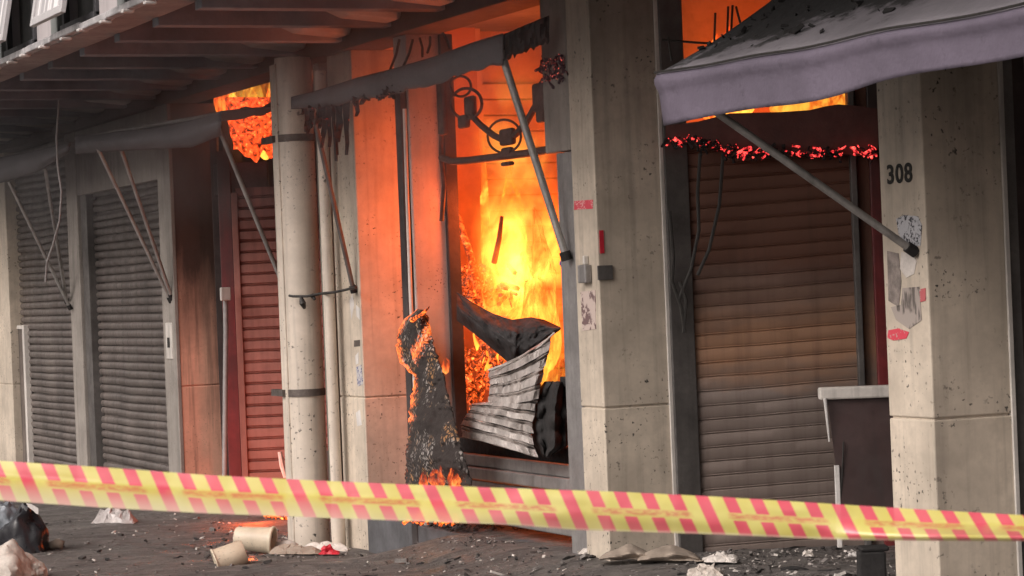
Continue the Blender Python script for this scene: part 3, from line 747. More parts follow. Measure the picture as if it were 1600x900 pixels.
fire_light(fire, on_x(800, 270, A+1.0), 40, 0.25)
# fire in the rooms above and behind the shutters
fb = thing('fire', 'orange fire raging in the back room above the shutter of shop 308', 'fire', (A+2.6, 16.6, 2.2))
tongue(1130, 40, 200, 60, 18.6, M['flame'], fb, 10, 2.2); tongue(1260, 90, 210, 70, 18.3, M['flame_hot'], fb, 10, 5.2)
fire_light(fb, (A+2.2, 15.9, 2.5), 55, 0.3)
fr2 = thing('fire', 'fire breaking out under the beam above the red shutter', 'fire', at(390, 250, 25.6))
for (px, y0, y1, w, m_, l_) in ((350, 112, 185, 20, 'flame', 4), (375, 100, 190, 24, 'flame_hot', 6), (405, 92, 190, 26, 'flame_hot', 6), (428, 100, 186, 18, 'flame', 2), (434, 175, 300, 8, 'flame', 1), (412, 150, 250, 26, 'flame', 3), (388, 165, 240, 16, 'flame', 2)):
    tongue(px, y0, y1, w, 25.9, M[m_], fr2, l_, px*0.1)
bc = MB(); rows = []
for j in range(25):
    v = j/24; r = []
    for i in range(25):
        u = i/24; x = 352 + 92*u + 16*(v-0.2)*(1-u) + 6*nz((v*4, 0, 3))*(u < 0.3); y = 152 + (250 - 30*abs(u-0.45)*1.2 + 16*nz((u*6, 1, 2)) - 152)*v
        r.append(at(x, y, 25.0 + 0.12*nz((u*4, v*4, 1))))
    rows.append(r)
bc.grid(rows)
tag(bc.build('burning_canvas', M['burning_canvas'], None, smooth=True, solid=0.006), 'sheet of glowing burnt canvas hanging above the red shutter', 'canvas')
bk = MB(); rows = [[at(x, y + 3*nz((x*0.1, y, 0)), 24.6+0.1*nz((x*0.05, y*.1, 0))) for x in range(376, 446, 4)] for y in (168, 172, 176, 181)]
rows = [[p - UP*(0.12*sstep(8, 16, i)*-1) for i, p in enumerate(r)] for r in rows]
bk.grid(rows); tag(bk.build('canvas_shred', M['black'], None, smooth=True, solid=0.01), 'black curled canvas shred stretched under the flames by the thick drainpipe', 'canvas')
fire_light(fr2, at(400, 190, 26.4), 9, 0.2)
B(A+1.2, A+6.8, 27.2, 27.3, -0.5, 4).build('inner_wall', M['dark_in'], bld)

# burning timbers in the doorway
def stick(pts, r, Z, mat, label, name='burning_timber'):
    return tag(MB().tube([on_x(x, y, Z) for x, y in pts], r, 7).build(name, mat, None, smooth=True), label, 'timber')
stick([(714, 338), (735, 400), (756, 482)], 0.030, A+0.65, M['burning_wood'], 'glowing batten leaning against the left side of the burning doorway')
stick([(784, 338), (780, 372), (772, 410)], [0.014, 0.02, 0.024], A+0.6, M['rust'], 'short charred stick poking up from the burning heap')
heap = MB(); random.seed(5)
for k in range(90):
    x = random.uniform(722, 800); y = random.uniform(410, 500) + (x-722)*0.02; L = random.uniform(10, 40); an = random.uniform(0.3, 2.8)
    heap.tube([on_x(x, y, A+0.65+random.random()*0.4), on_x(x+L*math.cos(an), y+L*math.sin(an)*0.8, A+0.65+random.random()*0.4)], random.uniform(.006, .022), 5)
tag(heap.build('burning_rubble', M['burning_wood'], None), 'heap of burning splinters behind the buckled shutter', 'rubble', kind='stuff')
lp_ = MB(); random.seed(6)
for k in range(70):
    x = random.uniform(722, 768) if k < 50 else random.uniform(768, 800); y = random.uniform(520, 635) if x < 768 else random.uniform(540, 575); L = random.uniform(10, 34); an = random.uniform(0.9, 2.2)
    if x > 742 and y > 600: continue
    lp_.tube([on_x(x, y, A+0.5+random.random()*0.3), on_x(x+L*math.cos(an), y+L*math.sin(an), A+0.5+random.random()*0.3)], random.uniform(.012, .034), 5)
tag(lp_.build('burning_boards', M['burning_wood'], None), 'glowing broken boards seen through the gap left of the crumpled slats', 'rubble', kind='stuff')

# fallen, buckled shutter
bs = thing('buckled_shutter', 'buckled steel shutter torn off its rails and sagging across the burning doorway', 'shutter', on_x(800, 720, A+0.2))
def patch(topc, botc, xa, xb, X, bulge, nu=40, nv=14, ripple=0, freq=1):
    rows = []
    for j in range(nv+1):
        v = j/nv; r = []
        for i in range(nu+1):
            x = xa(v) + (xb(v)-xa(v))*i/nu
            y = lerp_curve(topc, x)*(1-v) + lerp_curve(botc, x)*v
            r.append(on_x(x, y, X(i/nu, v) - bulge*math.sin(v*math.pi) + ripple*math.sin(v*freq*2*math.pi)))
        rows.append(r)
    return rows
c1t = [(714, 456), (740, 474), (770, 490), (800, 500), (830, 496), (850, 500), (876, 512)]
c1b = [(714, 500), (740, 520), (770, 545), (790, 562), (805, 578), (830, 560), (855, 530), (876, 514)]
MB().grid(patch(c1t, c1b, lambda v: 714, lambda v: 876, lambda u, v: A+0.30-0.12*math.sin(u*3.1)+0.03*math.sin(u*9+v*3)+0.05*nz((u*7, v*3, 4))+0.022*abs(nz((u*16, v*8, 2))), 0.14, 90, 20)).build('curled_sheet', surf('sheet_char', (0.045, 0.042, 0.043), 0.85, 0.6, 5, streak=0, bump=0.4, bscale=30, spec=0.2), bs, smooth=False, solid=0.006)
# crumpled slats: a fan of slats, three leaves of each slat
slt = [((762, 578), (862, 524)), ((764, 590), (858, 548)), ((766, 602), (852, 572)), ((764, 616), (846, 598)), ((762, 628), (840, 624)), ((738, 631), (836, 643)), ((734, 641), (832, 660)),
       ((726, 651), (831, 678)), ((722, 664), (833, 696)), ((722, 682), (840, 715))]
sl = MB()
rows = []
for k, ((xa, ya), (xb, yb)) in enumerate(slt):
    (xn, yn), (xm, ym) = slt[min(k+1, len(slt)-1)]
    for f, dep in (((0.0, 0.0), (0.12, -0.035), (0.30, -0.01), (0.42, -0.04), (0.95, -0.045)) if k < len(slt)-1 else ((0, 0.0),)):
        x0, y0, x1, y1 = xa+(xn-xa)*f, ya+(yn-ya)*f, xb+(xm-xb)*f, yb+(ym-yb)*f
        r = []
        for i in range(41):
            u = i/40; bow = -5*math.sin(u*math.pi)*(1 if k < 4 else -0.2)
            X = A+0.16 + dep - 0.10*math.sin(u*2.6) + 0.05*nz((u*4, k*0.5, 2)) + 0.03*abs(nz((u*9, k*0.9+f, 5))) - 0.012*k
            r.append(on_x(x0+(x1-x0)*u + (5*nz((k*3.1+f*2, 0, u)) if u in (0, 1) else 0), y0+(y1-y0)*u - bow + 1.5*nz((u*5, k, 7)), X))
        rows.append(r)
sl.grid(rows)
sl.build('slats', surf('crumpled_slats', (0.50, 0.455, 0.43), 0.55, 0.45, 5, metal=0.3, streak=0.35, bump=0.3, speck=1, dark=(0.09, 0.06, 0.045)), bs, smooth=False, solid=0.004)
ed = MB().tube([on_x(x, y, A+0.05) for x, y in ((764, 578), (790, 570), (820, 556), (845, 540), (866, 520))], 0.007, 6)
ed.build('torn_edge', M['trim'], bs, smooth=True)
# charred roll at the right
rl = MB(); rows = []
for j in range(31):
    v = j/30; y = 597 + 116*v; r = []
    xl = 852 - 20*math.sin(min(1, v*1.15)*math.pi*0.75)**0.8 + 3*nz((v*14, 0, 3)) + (14*(v-0.85)/0.15 if v > 0.85 else 0); xr = 887 - 26*sstep(0.82, 1.0, v)
    for i in range(17):
        u = i/16; r.append(on_x(xl+(xr-xl)*u, y + 3*nz((u*5, v, 8)), A+0.14 - 0.13*math.sin(math.pi*u)**0.6*(0.8+0.3*math.sin(u*13)) - 0.04*nz((u*4, v*7, 2))))
    rows.append(r)
rl.grid(rows)
rl.build('charred_roll', M['black'], bs, smooth=True, solid=0.02)

# wrought iron remains with rings over the doorway
iw = thing('iron_bracket', 'scorched iron frame with rings and clamps hanging across the top of the doorway', 'iron frame', on_x(770, 245, A+0.1))
XI = A+0.12
MB().tube([on_x(x, y, XI) for x, y in ((690, 246), (705, 252), (730, 251), (770, 246), (820, 240), (864, 233))], 0.028, 8).build('bar', M['rust'], iw, smooth=True)
MB().tube([on_x(x, y, XI+0.05) for x, y in ((688, 110), (690, 170), (689, 240), (694, 290), (690, 345))], 0.018, 7).build('post', M['rust'], iw, smooth=True)
MB().tube([on_x(x, y, XI) for x, y in ((732, 175), (752, 196), (772, 212), (788, 220), (806, 210), (822, 192), (836, 166))], 0.024, 7).build('hook', M['rust'], iw, smooth=True)
def ring(px, py, rpx, r, X=XI):
    return MB().tube([on_x(px+rpx*math.cos(a_), py+rpx*math.sin(a_), X) for a_ in [k*math.pi/12 for k in range(25)]], r, 7, caps=False).build('ring', M['rust'], iw, smooth=True)
ring(788, 213, 26, 0.009); ring(729, 162, 24, 0.012); ring(720, 135, 16, 0.010)
def clampb(px, py, w, h, X=XI-0.03):
    p = on_x(px, py, X); m = MB(); m.box(X, X+0.05, p.y-w/2, p.y+w/2, p.z-h/2, p.z+h/2); return m.build('clamp', M['rust'], iw, bevel=0.02)
clampb(788, 214, 0.22, 0.12); clampb(788, 239, 0.16, 0.08); clampb(730, 165, 0.16, 0.14); clampb(720, 190, 0.16, 0.10); clampb(840, 152, 0.22, 0.2); clampb(842, 178, 0.14, 0.12); clampb(686, 165, 0.12, 0.45)
clampb(788, 256, 0.16, 0.03)
hg = thing('hanging_scrap', 'charred red and purple scrap dangling beside the top of the doorway pillar', 'scrap', on_x(865, 110, A))
sb = MB(); random.seed(21)
for k in range(40):
    x = random.uniform(846, 882); y = random.uniform(84, 122); pts = []
    for s in range(4): pts.append(on_x(x, y, A+0.0+random.uniform(-.03, .05))); x += random.uniform(-6, 6); y += random.uniform(1, 8)
    sb.tube(pts, random.uniform(.004, .014), 5)
sb.build('shreds', ember('scrap_char', (0.05, 0.02, 0.035), (1, 0.12, 0.1), (0.60, 0.66), 40, 1.0), hg)

# burning charred sheet leaning against the pier
cs = MB(); cs.burn = []
L_ = [(484, 652), (500, 632), (515, 624), (540, 620), (560, 624), (575, 634), (585, 646), (592, 650), (610, 645), (640, 641), (680, 640), (710, 634), (758, 636)]
R__ = [(484, 664), (500, 669), (515, 672), (540, 678), (560, 684), (575, 690), (585, 693), (592, 694), (610, 698), (640, 706), (680, 716), (710, 724), (758, 738)]
rows = []
def side(c, y):
    for (y0, x0), (y1, x1) in zip(c, c[1:]):
        if y <= y1: return x0 + (x1-x0)*(y-y0)/(y1-y0)
    return c[-1][1]
for j in range(80):
    y = 484 + (758-484)*j/79; r = []
    xl, xr = side(L_, y), side(R__, y); xl += 4*nz((y*0.13, 5, 0)) + 2.5*nz((y*0.6, 2, 0)) + (6*nz((y*0.45, 1, 0)) if y > 680 else 0); xr += 2.5*nz((y*0.15, 8, 0)) + 1.5*nz((y*0.5, 9, 1))
    for i in range(31):
        u = i/30; x = xl + (xr-xl)*u
        r.append(on_x(x, y, A - 0.10 - 0.10*math.sin(u*math.pi)*(0.6+0.4*math.sin(y*0.03)) - 0.05*nz((x*0.03, y*0.03, 2)) - 0.015*nz((x*.15, y*.15, 2)) - 0.0007*(y-484)))
        b = max(0, 1-u*3.6-0.8*max(0, nz((y*0.06, 3, 3)))) if y < 660 else max(0, 0.45-u*2.5)
        b = max(b, sstep(700, 765, y)*(0.36 if u > 0.25 else 0.15), 0.9*max(0, 1-abs((y-548)+ (u-0.5)*70)/30)*(u > 0.35))
        cs.burn.append(b)
    rows.append(r)
cs.grid(rows)
ct = thing('charred_sheet', 'charred sheet with glowing edges leaning on the wall left of the burning doorway', 'charred sheet', on_x(690, 758, A-0.1))
cs.build('sheet', M['char_burning'], ct, smooth=True, solid=0.012)
MB().tube([on_x(x, y, A-0.2) for x, y in ((644, 500), (655, 494), (664, 487), (671, 479))], [0.02, 0.016, 0.012, 0.004], 7).build('glowing_tip', M['ember_orange'], ct, smooth=True)
for (px, y0, y1, w, l_) in ((690, 552, 584, 7, 12), (680, 722, 766, 14, 6), (706, 716, 766, 14, 8), (660, 732, 766, 8, 4)):
    tongue(px, y0, y1, w, 18.3, M['flame_thin'], ct, l_, px*0.3)
# small fires on the ground
sf = thing('fire', 'small fire burning on the shop step at the foot of the charred sheet', 'fire', on_x(680, 812, A-0.15))
for (px, y0, y1, w) in ((665, 775, 816, 16), (690, 765, 818, 18), (650, 792, 814, 10), (712, 790, 818, 9)): tongue(px, y0, y1, w, 19.0, M['flame_hot'], sf, 3, px)
sf2 = thing('fire', 'low flames at the foot of the red shutter beside the thick drainpipe', 'fire', at(440, 812, 22.3))
for (px, y0, y1, w) in ((428, 786, 806, 10), (446, 784, 806, 10), (458, 790, 808, 6)): tongue(px, y0, y1, w, 22.3, M['flame_hot'], sf2, 3, px)
fire_light(sf2, at(396, 788, 23.9), 20, 0.08)
def embers(label, px0, px1, py0, py1, n, Z=None, X=None, mat='ember_orange', smin=.01, smax=.035, seed=1, curve=None, name='embers'):
    random.seed(seed); m = MB()
    for k in range(n):
        x = random.uniform(px0, px1); y = random.uniform(py0, py1) + (curve(x) if curve else 0)
        p = at(x, y, Z) if Z else (on_x(x, y, X) if X else on_ground(x, y)+Vector((0, 0, 0.012)))
        s = random.uniform(smin, smax); d = Vector((random.uniform(-1, 1), random.uniform(-1, 1), random.uniform(-.7, .7))).normalized(); e = d.orthogonal().normalized(); g = d.cross(e)
        m.obox(p-d*s, d*2*s, e*s*random.uniform(.3, .9), g*s*random.uniform(.2, .6))
    return tag(m.build(name, M[mat], None), label, 'embers', kind='stuff')
embers('glowing embers scattered left of the thick drainpipe', 412, 466, 796, 812, 60, mat='ember_orange', seed=2)
embers('glowing embers under the small fire on the step', 636, 716, 803, 818, 90, X=A-0.12, mat='ember_orange', seed=3)
embers('red embers at the foot of the pillar right of the doorway', 1066, 1112, 822, 842, 50, mat='ember_bits', seed=4)
hc = lambda x: 222 + 16*sstep(1040, 1190, x) + (x-1190)*0.006*(x > 1190) + 3*math.sin(x*0.05)
embers('line of red hot embers along the burnt edge above the brown shutter', 1042, 1372, -9, 7, 95, Z=Zs-0.2, mat='ember_bits', seed=5, curve=hc, smin=.008, smax=.03)

fg = MB(); random.seed(44)
for k in range(70):
    x = random.uniform(1042, 1372); y = hc(x)-random.uniform(-4, 12); pts = []
    for q in range(4): pts.append(at(x, y, Zs-0.17-random.random()*0.04)); x += random.uniform(-7, 7); y += random.uniform(0, 7)
    fg.tube(pts, random.uniform(.004, .013), 5)
tag(fg.build('burnt_fringe', M['black'], None), 'black ragged fringe of burnt cloth along the glowing edge above the brown shutter', 'fringe', kind='stuff')
# ------------------------------------------------------------------ signs, numbers and stickers on the pillars
cu = bpy.data.curves.new('number_text', 'FONT'); cu.body = '308'; cu.size = 0.15; cu.extrude = 0.001; cu.offset = 0.004; cu.space_character = 1.12
to = bpy.data.objects.new('tmp_text', cu); COL.objects.link(to)
bpy.context.view_layer.update(); dg = bpy.context.evaluated_depsgraph_get()
tm = bpy.data.meshes.new_from_object(to.evaluated_get(dg)); bpy.data.objects.remove(to)
no = bpy.data.objects.new('house_number', tm); COL.objects.link(no); tm.materials.clear(); tm.materials.append(M['ink'])
xsz = [v.co.x for v in tm.vertices]; wtxt = max(xsz)-min(xsz)
pL = on_x(1386, 287, A-0.002); pR = on_x(1425, 285, A-0.002)
hgt_ = (on_x(1405, 258, A).z - on_x(1405, 288, A).z)
tm.transform(Matrix.Diagonal(((pL-pR).length/wtxt, hgt_/0.105*1.0*0.98/ (0.15/0.15)*0.98, 1, 1)))
no.matrix_world = Matrix.Translation((A-0.003, pL.y, pL.z)) @ Matrix(((0, 0, -1, 0), (-1, 0, 0, 0), (0, 1, 0, 0), (0, 0, 0, 1)))
tag(no, 'black stencilled number 308 high on the right pillar', 'house number')

def paper_mat(name, base, ink, scale=40, thr=(0.52, 0.56), stretch=(1, 1, 1)):
    t = NT(name); n = t.noise(scale, 3, 0.6, t.pos(stretch)); rows_ = t.rng(t.noise(9, 2, 0.5), 0.42, 0.5)
    c = t.mix(t.math('MULTIPLY', t.rng(n, thr[0], thr[1]), rows_), base, ink)
    return t.done(t.bsdf(c, 0.8))
def sticker(pts, X, mat, name, label, cat, th=0.003, group=None):
    o = MB().poly([on_x(x, y, X) for x, y in pts], (-1, 0, 0), th).build(name, mat, None); return tag(o, label, cat, group)
XS = A-0.0035
sticker([(1400, 342), (1412, 336), (1434, 338), (1440, 352), (1438, 384), (1420, 386), (1404, 366)], XS, paper_mat('notice_print', (0.50, 0.50, 0.53), (0.06, 0.06, 0.07), 55), 'notice', 'torn printed notice above the awning bracket on the pillar numbered 308', 'notice')
sticker([(1408, 394), (1426, 396), (1432, 408), (1428, 428), (1416, 434), (1406, 420)], XS, M['paper'], 'paper_scrap', 'white scrap of torn paper under the awning bracket on the right pillar', 'paper')
sticker([(1386, 392), (1404, 396), (1408, 440), (1404, 480), (1388, 470)], XS, surf('glue_stain', (0.26, 0.22, 0.2), 0.9, 0.5, 14, bump=0.2), 'glue_stain', 'brown glue stain of a removed poster below the awning bracket', 'stain', 0.002)
sticker([(1410, 450), (1436, 448), (1440, 500), (1420, 514), (1400, 500), (1392, 480), (1408, 476)], XS, paper_mat('poster_rest', (0.36, 0.31, 0.28), (0.13, 0.11, 0.10), 18, (0.45, 0.55), (1, 2.5, 0.4)), 'poster_scrap', 'streaky remains of a poster in the middle of the right pillar', 'poster', 0.002)
sticker([(1388, 516), (1404, 513), (1420, 519), (1416, 529), (1396, 532), (1386, 528)], XS, paper_mat('pink_mark', (0.60, 0.06, 0.09), (0.45, 0.30, 0.28), 30), 'pink_mark', 'bright pink smear at the lower edge of the poster remains', 'mark', 0.002)
sticker([(1436, 452), (1446, 450), (1446, 470), (1438, 472)], XS, paper_mat('pink_mark_small', (0.50, 0.12, 0.13), (0.45, 0.36, 0.33), 30), 'pink_mark', 'faint pink smear beside the right edge of the poster remains', 'mark', 0.002)
sticker([(897, 314), (926, 312), (926, 326), (897, 328)], XS, paper_mat('red_label', (0.62, 0.07, 0.10), (0.70, 0.34, 0.34), 50, (0.5, 0.55), (1, 1, 3)), 'label_sticker', 'small bright red sticker on the front of the doorway pillar', 'sticker')
sticker([(907, 456), (930, 453), (931, 514), (910, 517)], XS, paper_mat('poster_strip', (0.52, 0.42, 0.38), (0.16, 0.10, 0.10), 26, (0.47, 0.52)), 'poster_strip', 'peeling printed strip under the switch box', 'poster')
sticker([(556, 574), (564, 570), (567, 600), (559, 604)], XS, paper_mat('blue_label', (0.50, 0.48, 0.48), (0.05, 0.06, 0.2), 60), 'label_sticker', 'small white and blue sticker on the pillar by the drainpipes', 'sticker')
sticker([(553, 532), (562, 531), (562, 541), (553, 542)], XS, M['strap'], 'metal_plate', 'small dark square plate above the sticker on the pillar by the drainpipes', 'plate')
p_ = on_y(937, 378, Y1-0.004)
tag(MB().box(p_.x+0.0, p_.x+0.03, Y1-0.006, Y1-0.002, on_y(937, 396, Y1).z, on_y(937, 360, Y1).z).build('red_strip', M['red'], None), 'thin vertical red strip on the corner of the doorway pillar', 'strip')
p_ = on_x(886, 412, A+0.06); tag(MB().tube([p_+Vector((0, .06, 0)), p_+Vector((0, -.02, 0.02)), p_+Vector((0, -.05, -0.03))], [.03, .035, .02], 8).build('blue_rag', M['blue'], None, smooth=True), 'blue knot of rag where the doorway awning pole meets the pillar', 'rag')
# flaked white patches on the pillar by the pipes
fl = MB()
for pts in (((546, 470), (551, 458), (553, 476), (549, 500)), ((556, 476), (562, 482), (562, 500), (557, 494)), ((555, 556), (560, 550), (560, 568), (556, 570)), ((556, 645), (562, 640), (565, 664), (558, 666))):
    fl.poly([on_x(x, y, A-0.002) for x, y in pts], (-1, 0, 0), 0.002)
tag(fl.build('paint_flakes', M['white'], None), 'white scraped paint flakes on the pillar by the drainpipes', 'paint', kind='stuff')

# cables in the gap beside the red jamb and in the right shop
tag(MB().tube([at(x, y, 25.0) for x, y in ((352, 450), (353, 520), (352, 620), (351, 745))], 0.026, 8).build('cable', M['wire'], None, smooth=True), 'grey cable running down beside the red jamb', 'cable')
tag(MB().box(0, 0.10, 0, 0.05, 0, 0.13).build('cable_box', M['trim'], None, bevel=0.01, loc=(0, 0, 0)), 'small grey box at the top of the cable beside the red jamb', 'box').location = at(346, 470, 24.9)
rc = thing('cable_bundle', 'burnt cables drooping down the left side of the brown shutter', 'cables', at(1075, 480, Zs-0.2))
for pts in (((1094, 240), (1090, 300), (1092, 360), (1080, 420), (1060, 470)), ((1130, 240), (1124, 320), (1108, 390), (1090, 430)), ((1046, 330), (1052, 400), (1050, 440), (1064, 480), (1070, 520)), ((1062, 440), (1072, 470), (1068, 520))):
    MB().tube([at(x, y, Zs-0.16) for x, y in pts], 0.012, 6).build('cable', M['wire_dark'], rc, smooth=True)
uc = thing('burnt_wires', 'thin burnt wires hanging before the glow above the right awning', 'wires', at(1140, 20, 15.5))
for pts in (((1118, 20), (1116, 70)), ((1138, 10), (1136, 66)), ((1145, 8), (1142, 60)), ((1150, 10), (1158, 40)), ((1044, 58), (1050, 95)), ((1034, 62), (1080, 66), (1112, 68))):
    MB().tube([at(x, y, 16.2) for x, y in pts], 0.008, 5).build('wire', M['wire_dark'], uc)

# ------------------------------------------------------------------ display board at the right shop
Zd = 15.6
db = thing('display_board', 'dark brown board with a pale metal top rail standing before the brown shutter', 'board', at(1340, 800, Zd))
a, b = at(1292, 620, Zd), at(1440, 618, Zd); c_, d_ = at(1316, 800, Zd-0.05), at(1440, 800, Zd-0.05)
MB().poly([a, b, d_, c_], -FW, 0.03).build('panel', M['panel_brown'], db)
a, b = at(1280, 606, Zd-0.04), at(1440, 600, Zd-0.04)
MB().obox(a-UP*0.075, b-a, FW*0.09, UP*0.075).build('top_rail', M['trim'], db, bevel=0.012)
MB().tube([at(1289, 622, Zd-0.05), at(1296, 690, Zd-0.05)], [0.012, 0.006], 8).build('side_rail', M['white'], db, smooth=True)
MB().tube([at(1318, 690, Zd-0.04), at(1316, 740, Zd-0.04), at(1313, 790, Zd-0.04)], 0.005, 6).build('cord', M['wire_dark'], db, smooth=True)
MB().obox(at(1309, 856, Zd-0.05), RT*0.03, FW*0.03, UP*0.5).build('leg', M['white'], db, bevel=0.004)
dbx = at(1342, 872, 15.0); g_ = ground_h(dbx.x, dbx.y)
bx = MB(); bx.obox((dbx.x, dbx.y, g_), RT*0.16, FW*0.12, UP*0.17); bx.obox((dbx.x+0.01, dbx.y-0.004, g_+0.17), RT*0.17, FW*0.13, UP*0.03)
tag(bx.build('box', M['black'], None, bevel=0.012), 'black charred box on the ground beneath the dark brown board', 'box')

# ------------------------------------------------------------------ rubbish on the ground
def blob(center, sx, sy, sz, seed, rough=0.25, sub=4, flat=0.25, fold=1.0):
    m = MB(); bm = bmesh.new(); bmesh.ops.create_icosphere(bm, subdivisions=sub, radius=1); bm.verts.ensure_lookup_table()
    vs = []
    for v in bm.verts:
        c = v.co.copy(); n = nz((c.x*1.6+seed, c.y*1.6, c.z*1.6)) + 0.5*abs(nz((c.x*4+seed, c.y*4, c.z*4)))*fold + 0.2*nz((c.x*9+seed, c.y*9, c.z*9))
        c *= 1+rough*n
        if c.z < -flat: c.z = -flat - (c.z+flat)*0.05
        vs.append(Vector(center)+Vector((c.x*sx, c.y*sy, (c.z+flat)*sz)))
    m.add(vs, [tuple(v.index for v in f.verts) for f in bm.faces]); bm.free(); return m
def crumple(px0, px1, py, hpx, seed, mat, label, name, cat, depth=0.2, n=18, amp=0.5):
    a = on_ground(px0, py); b = on_ground(px1, py); W_ = (b-a); sc_ = (a-CAM).length/FPX; H = hpx*sc_
    rows = []
    for j in range(9):
        v = j/8; r = []
        for i in range(n+1):
            u = i/n; p = a + W_*u + FW*depth*(v-0.5); g = ground_h(p.x, p.y)
            edge = math.sin(math.pi*min(1, max(0, u)))**0.5*math.sin(math.pi*v)
            zz = g + 0.012 + H*edge*(0.55+0.9*abs(nz((u*4+seed, v*3, seed)))) + amp*H*0.3*nz((u*9+seed, v*7, 1))*edge
            r.append((p.x + 0.04*nz((u*7, v*5, seed+2)), p.y + 0.04*nz((u*6, v*8, seed+5)), zz))
        rows.append(r)
    return tag(MB().grid(rows).build(name, mat, None, smooth=False, solid=0.004), label, cat)
p = on_ground(40, 863)
gbag = thing('rubbish_bag', 'full black rubbish bag with a grey flap at the left edge of the street', 'rubbish bag', p)
blob(p+Vector((0.02, 0.1, -0.03)), 0.20, 0.22, 0.30, 3.3, 0.3).build('bag', M['bag_black'], gbag, smooth=True)
blob(p+Vector((0.03, 0.1, 0.27)), 0.07, 0.08, 0.11, 6.1, 0.4, 3).build('knot', M['bag_black'], gbag, smooth=True)
blob(on_ground(8, 858)+Vector((0.0, 0.05, 0.08)), 0.16, 0.14, 0.24, 7.7, 0.45).build('flap', M['bag_grey'], gbag, smooth=True)
w_ = MB(); w_.grid([[at(x, y, (p-CAM).dot(FW)-0.10+0.02*nz((x, y, 0))) for x, y in r] for r in (((41, 786), (50, 788), (60, 794)), ((44, 792), (52, 796), (60, 802)), ((52, 798), (56, 802), (60, 804)))])
w_.build('white_patch', M['white'], gbag, solid=0.006)
p = on_ground(10, 905); tag(blob(p+Vector((0, 0, -0.03)), 0.19, 0.2, 0.23, 11.0, 0.4).build('plastic_bag', M['bag_white'], None, smooth=True), 'crumpled cream plastic bag in front of the black rubbish bag', 'plastic bag')
p = on_ground(42, 902); tag(blob(p+Vector((0, 0, -0.03)), 0.13, 0.12, 0.15, 15.0, 0.5).build('plastic_bag', M['bag_white'], None), 'smaller white crumpled plastic bag near the bottom left corner', 'plastic bag')
c1 = on_ground(86, 858); m_ = MB(); m_.tube([c1+RT*(-0.06)+UP*0.02, c1+RT*0.02+UP*0.05, c1+RT*0.07+UP*0.03], [0.03, 0.04, 0.035], 10, caps=False)
tag(m_.build('curled_peel', M['cloth'], None, smooth=True, solid=0.006), 'curled tan scrap right of the black rubbish bag', 'scrap')
crumple(146, 212, 818, 28, 3, surf('clear_plastic', (0.42, 0.38, 0.37), 0.35, 0.3, 8), 'crumpled pale plastic sheet lying on the asphalt before the grey shutter', 'plastic_sheet', 'plastic', 0.3)
def bucket(pa, pb, Z, r0, r1, label, squash=1.0):
    a = at(*pa, Z); b = at(*pb, Z-0.05); d = (b-a)
    th_ = thing('bucket', label, 'bucket', (a+b)/2-UP*r0, 'cream plastic buckets')
    m = MB(); m.tube([a, a+d*0.04, a+d*0.5, a+d*0.96, b], [r0*0.93, r0, (r0+r1)/2*0.99, r1*0.98, r1], 26, caps=False)
    m.add([], [])
    n = 26; m.f.append(tuple(range(n-1, -1, -1))); m.mi.append(0)
    m.build('body', M['bucket'], th_, smooth=True, solid=0.008)
    MB().tube([a+d*0.12, a+d*0.19], [r0*1.02, r0*1.03], 26).build('base_band', M['bucket_rim'], th_, smooth=True)
    MB().tube([b-d*0.07, b-d*0.005], r1*1.05, 26, caps=False).build('rim', M['bucket'], th_, smooth=True, solid=0.01)
    return th_
bucket((369, 840), (428, 845), 21.1, 0.088, 0.108, 'cream bucket lying on its side, the one nearer to the thick drainpipe')
bucket((382, 862), (336, 880), 20.3, 0.098, 0.105, 'cream bucket tipped over in front of the other bucket')
crumple(424, 500, 866, 16, 5, M['cloth'], 'muddy tan rag trailing from the fallen buckets', 'rag', 'rag', 0.25)
crumple(470, 545, 862, 16, 8, M['paper'], 'pale torn cardboard lying at the foot of the drainpipes', 'cardboard', 'cardboard', 0.2)
crumple(500, 528, 868, 14, 18, M['red'], 'red crumpled packet among the litter below the thin pipe', 'packet', 'packet', 0.08, 10)
c1 = on_ground(452, 862); m_ = MB(); m_.tube([c1+RT*(-0.1)+UP*0.05, c1+UP*0.05, c1+RT*0.07+UP*0.03], [0.035, 0.05, 0.03], 12, caps=False)
tag(m_.build('plastic_cup', M['paper'], None, smooth=True, solid=0.005), 'crushed white cup lying right of the buckets', 'cup')
# tan cloth lying at the foot of the doorway pillar
def cloth(px0, px1, pyt, pyb, seed, label, Zc):
    rows = []
    for j in range(13):
        v = j/12; r = []
        for i in range(41):
            u = i/40; x = px0 + (px1-px0)*u
            arch = math.sin(math.pi*min(1, u*1.05))**0.7
            yt = pyb - (pyb-pyt)*arch*(0.75+0.35*nz((u*3+seed, 0, 0)))
            y = yt*(1-v) + (pyb + 2*nz((u*5, seed, 0)))*v
            r.append(at(x, y, Zc + 0.22*(1-v) - 0.07*math.sin(v*math.pi)*(1+nz((u*6+seed, v*2, 1))) - 0.03*math.sin(v*9+u*5)))
        rows.append(r)
    return tag(MB().grid(rows).build('cloth', M['cloth'], None, smooth=True, solid=0.006), label, 'cloth')
cloth(936, 1034, 848, 874, 2, 'folded tan cloth lying against the left of the doorway pillar foot', 16.4)
cloth(996, 1100, 846, 876, 7, 'twisted tan cloth lying against the right of the doorway pillar foot', 16.3)
crumple(1100, 1150, 880, 16, 12, M['paper'], 'crumpled white paper right of the tan cloth', 'paper', 'paper', 0.15)
crumple(1076, 1130, 902, 22, 14, M['bag_white'], 'crumpled silver wrapper at the bottom edge below the doorway pillar', 'wrapper', 'wrapper', 0.15)
crumple(905, 935, 868, 12, 15, M['paper'], 'small torn paper left of the doorway pillar foot', 'paper', 'paper', 0.1, 10)
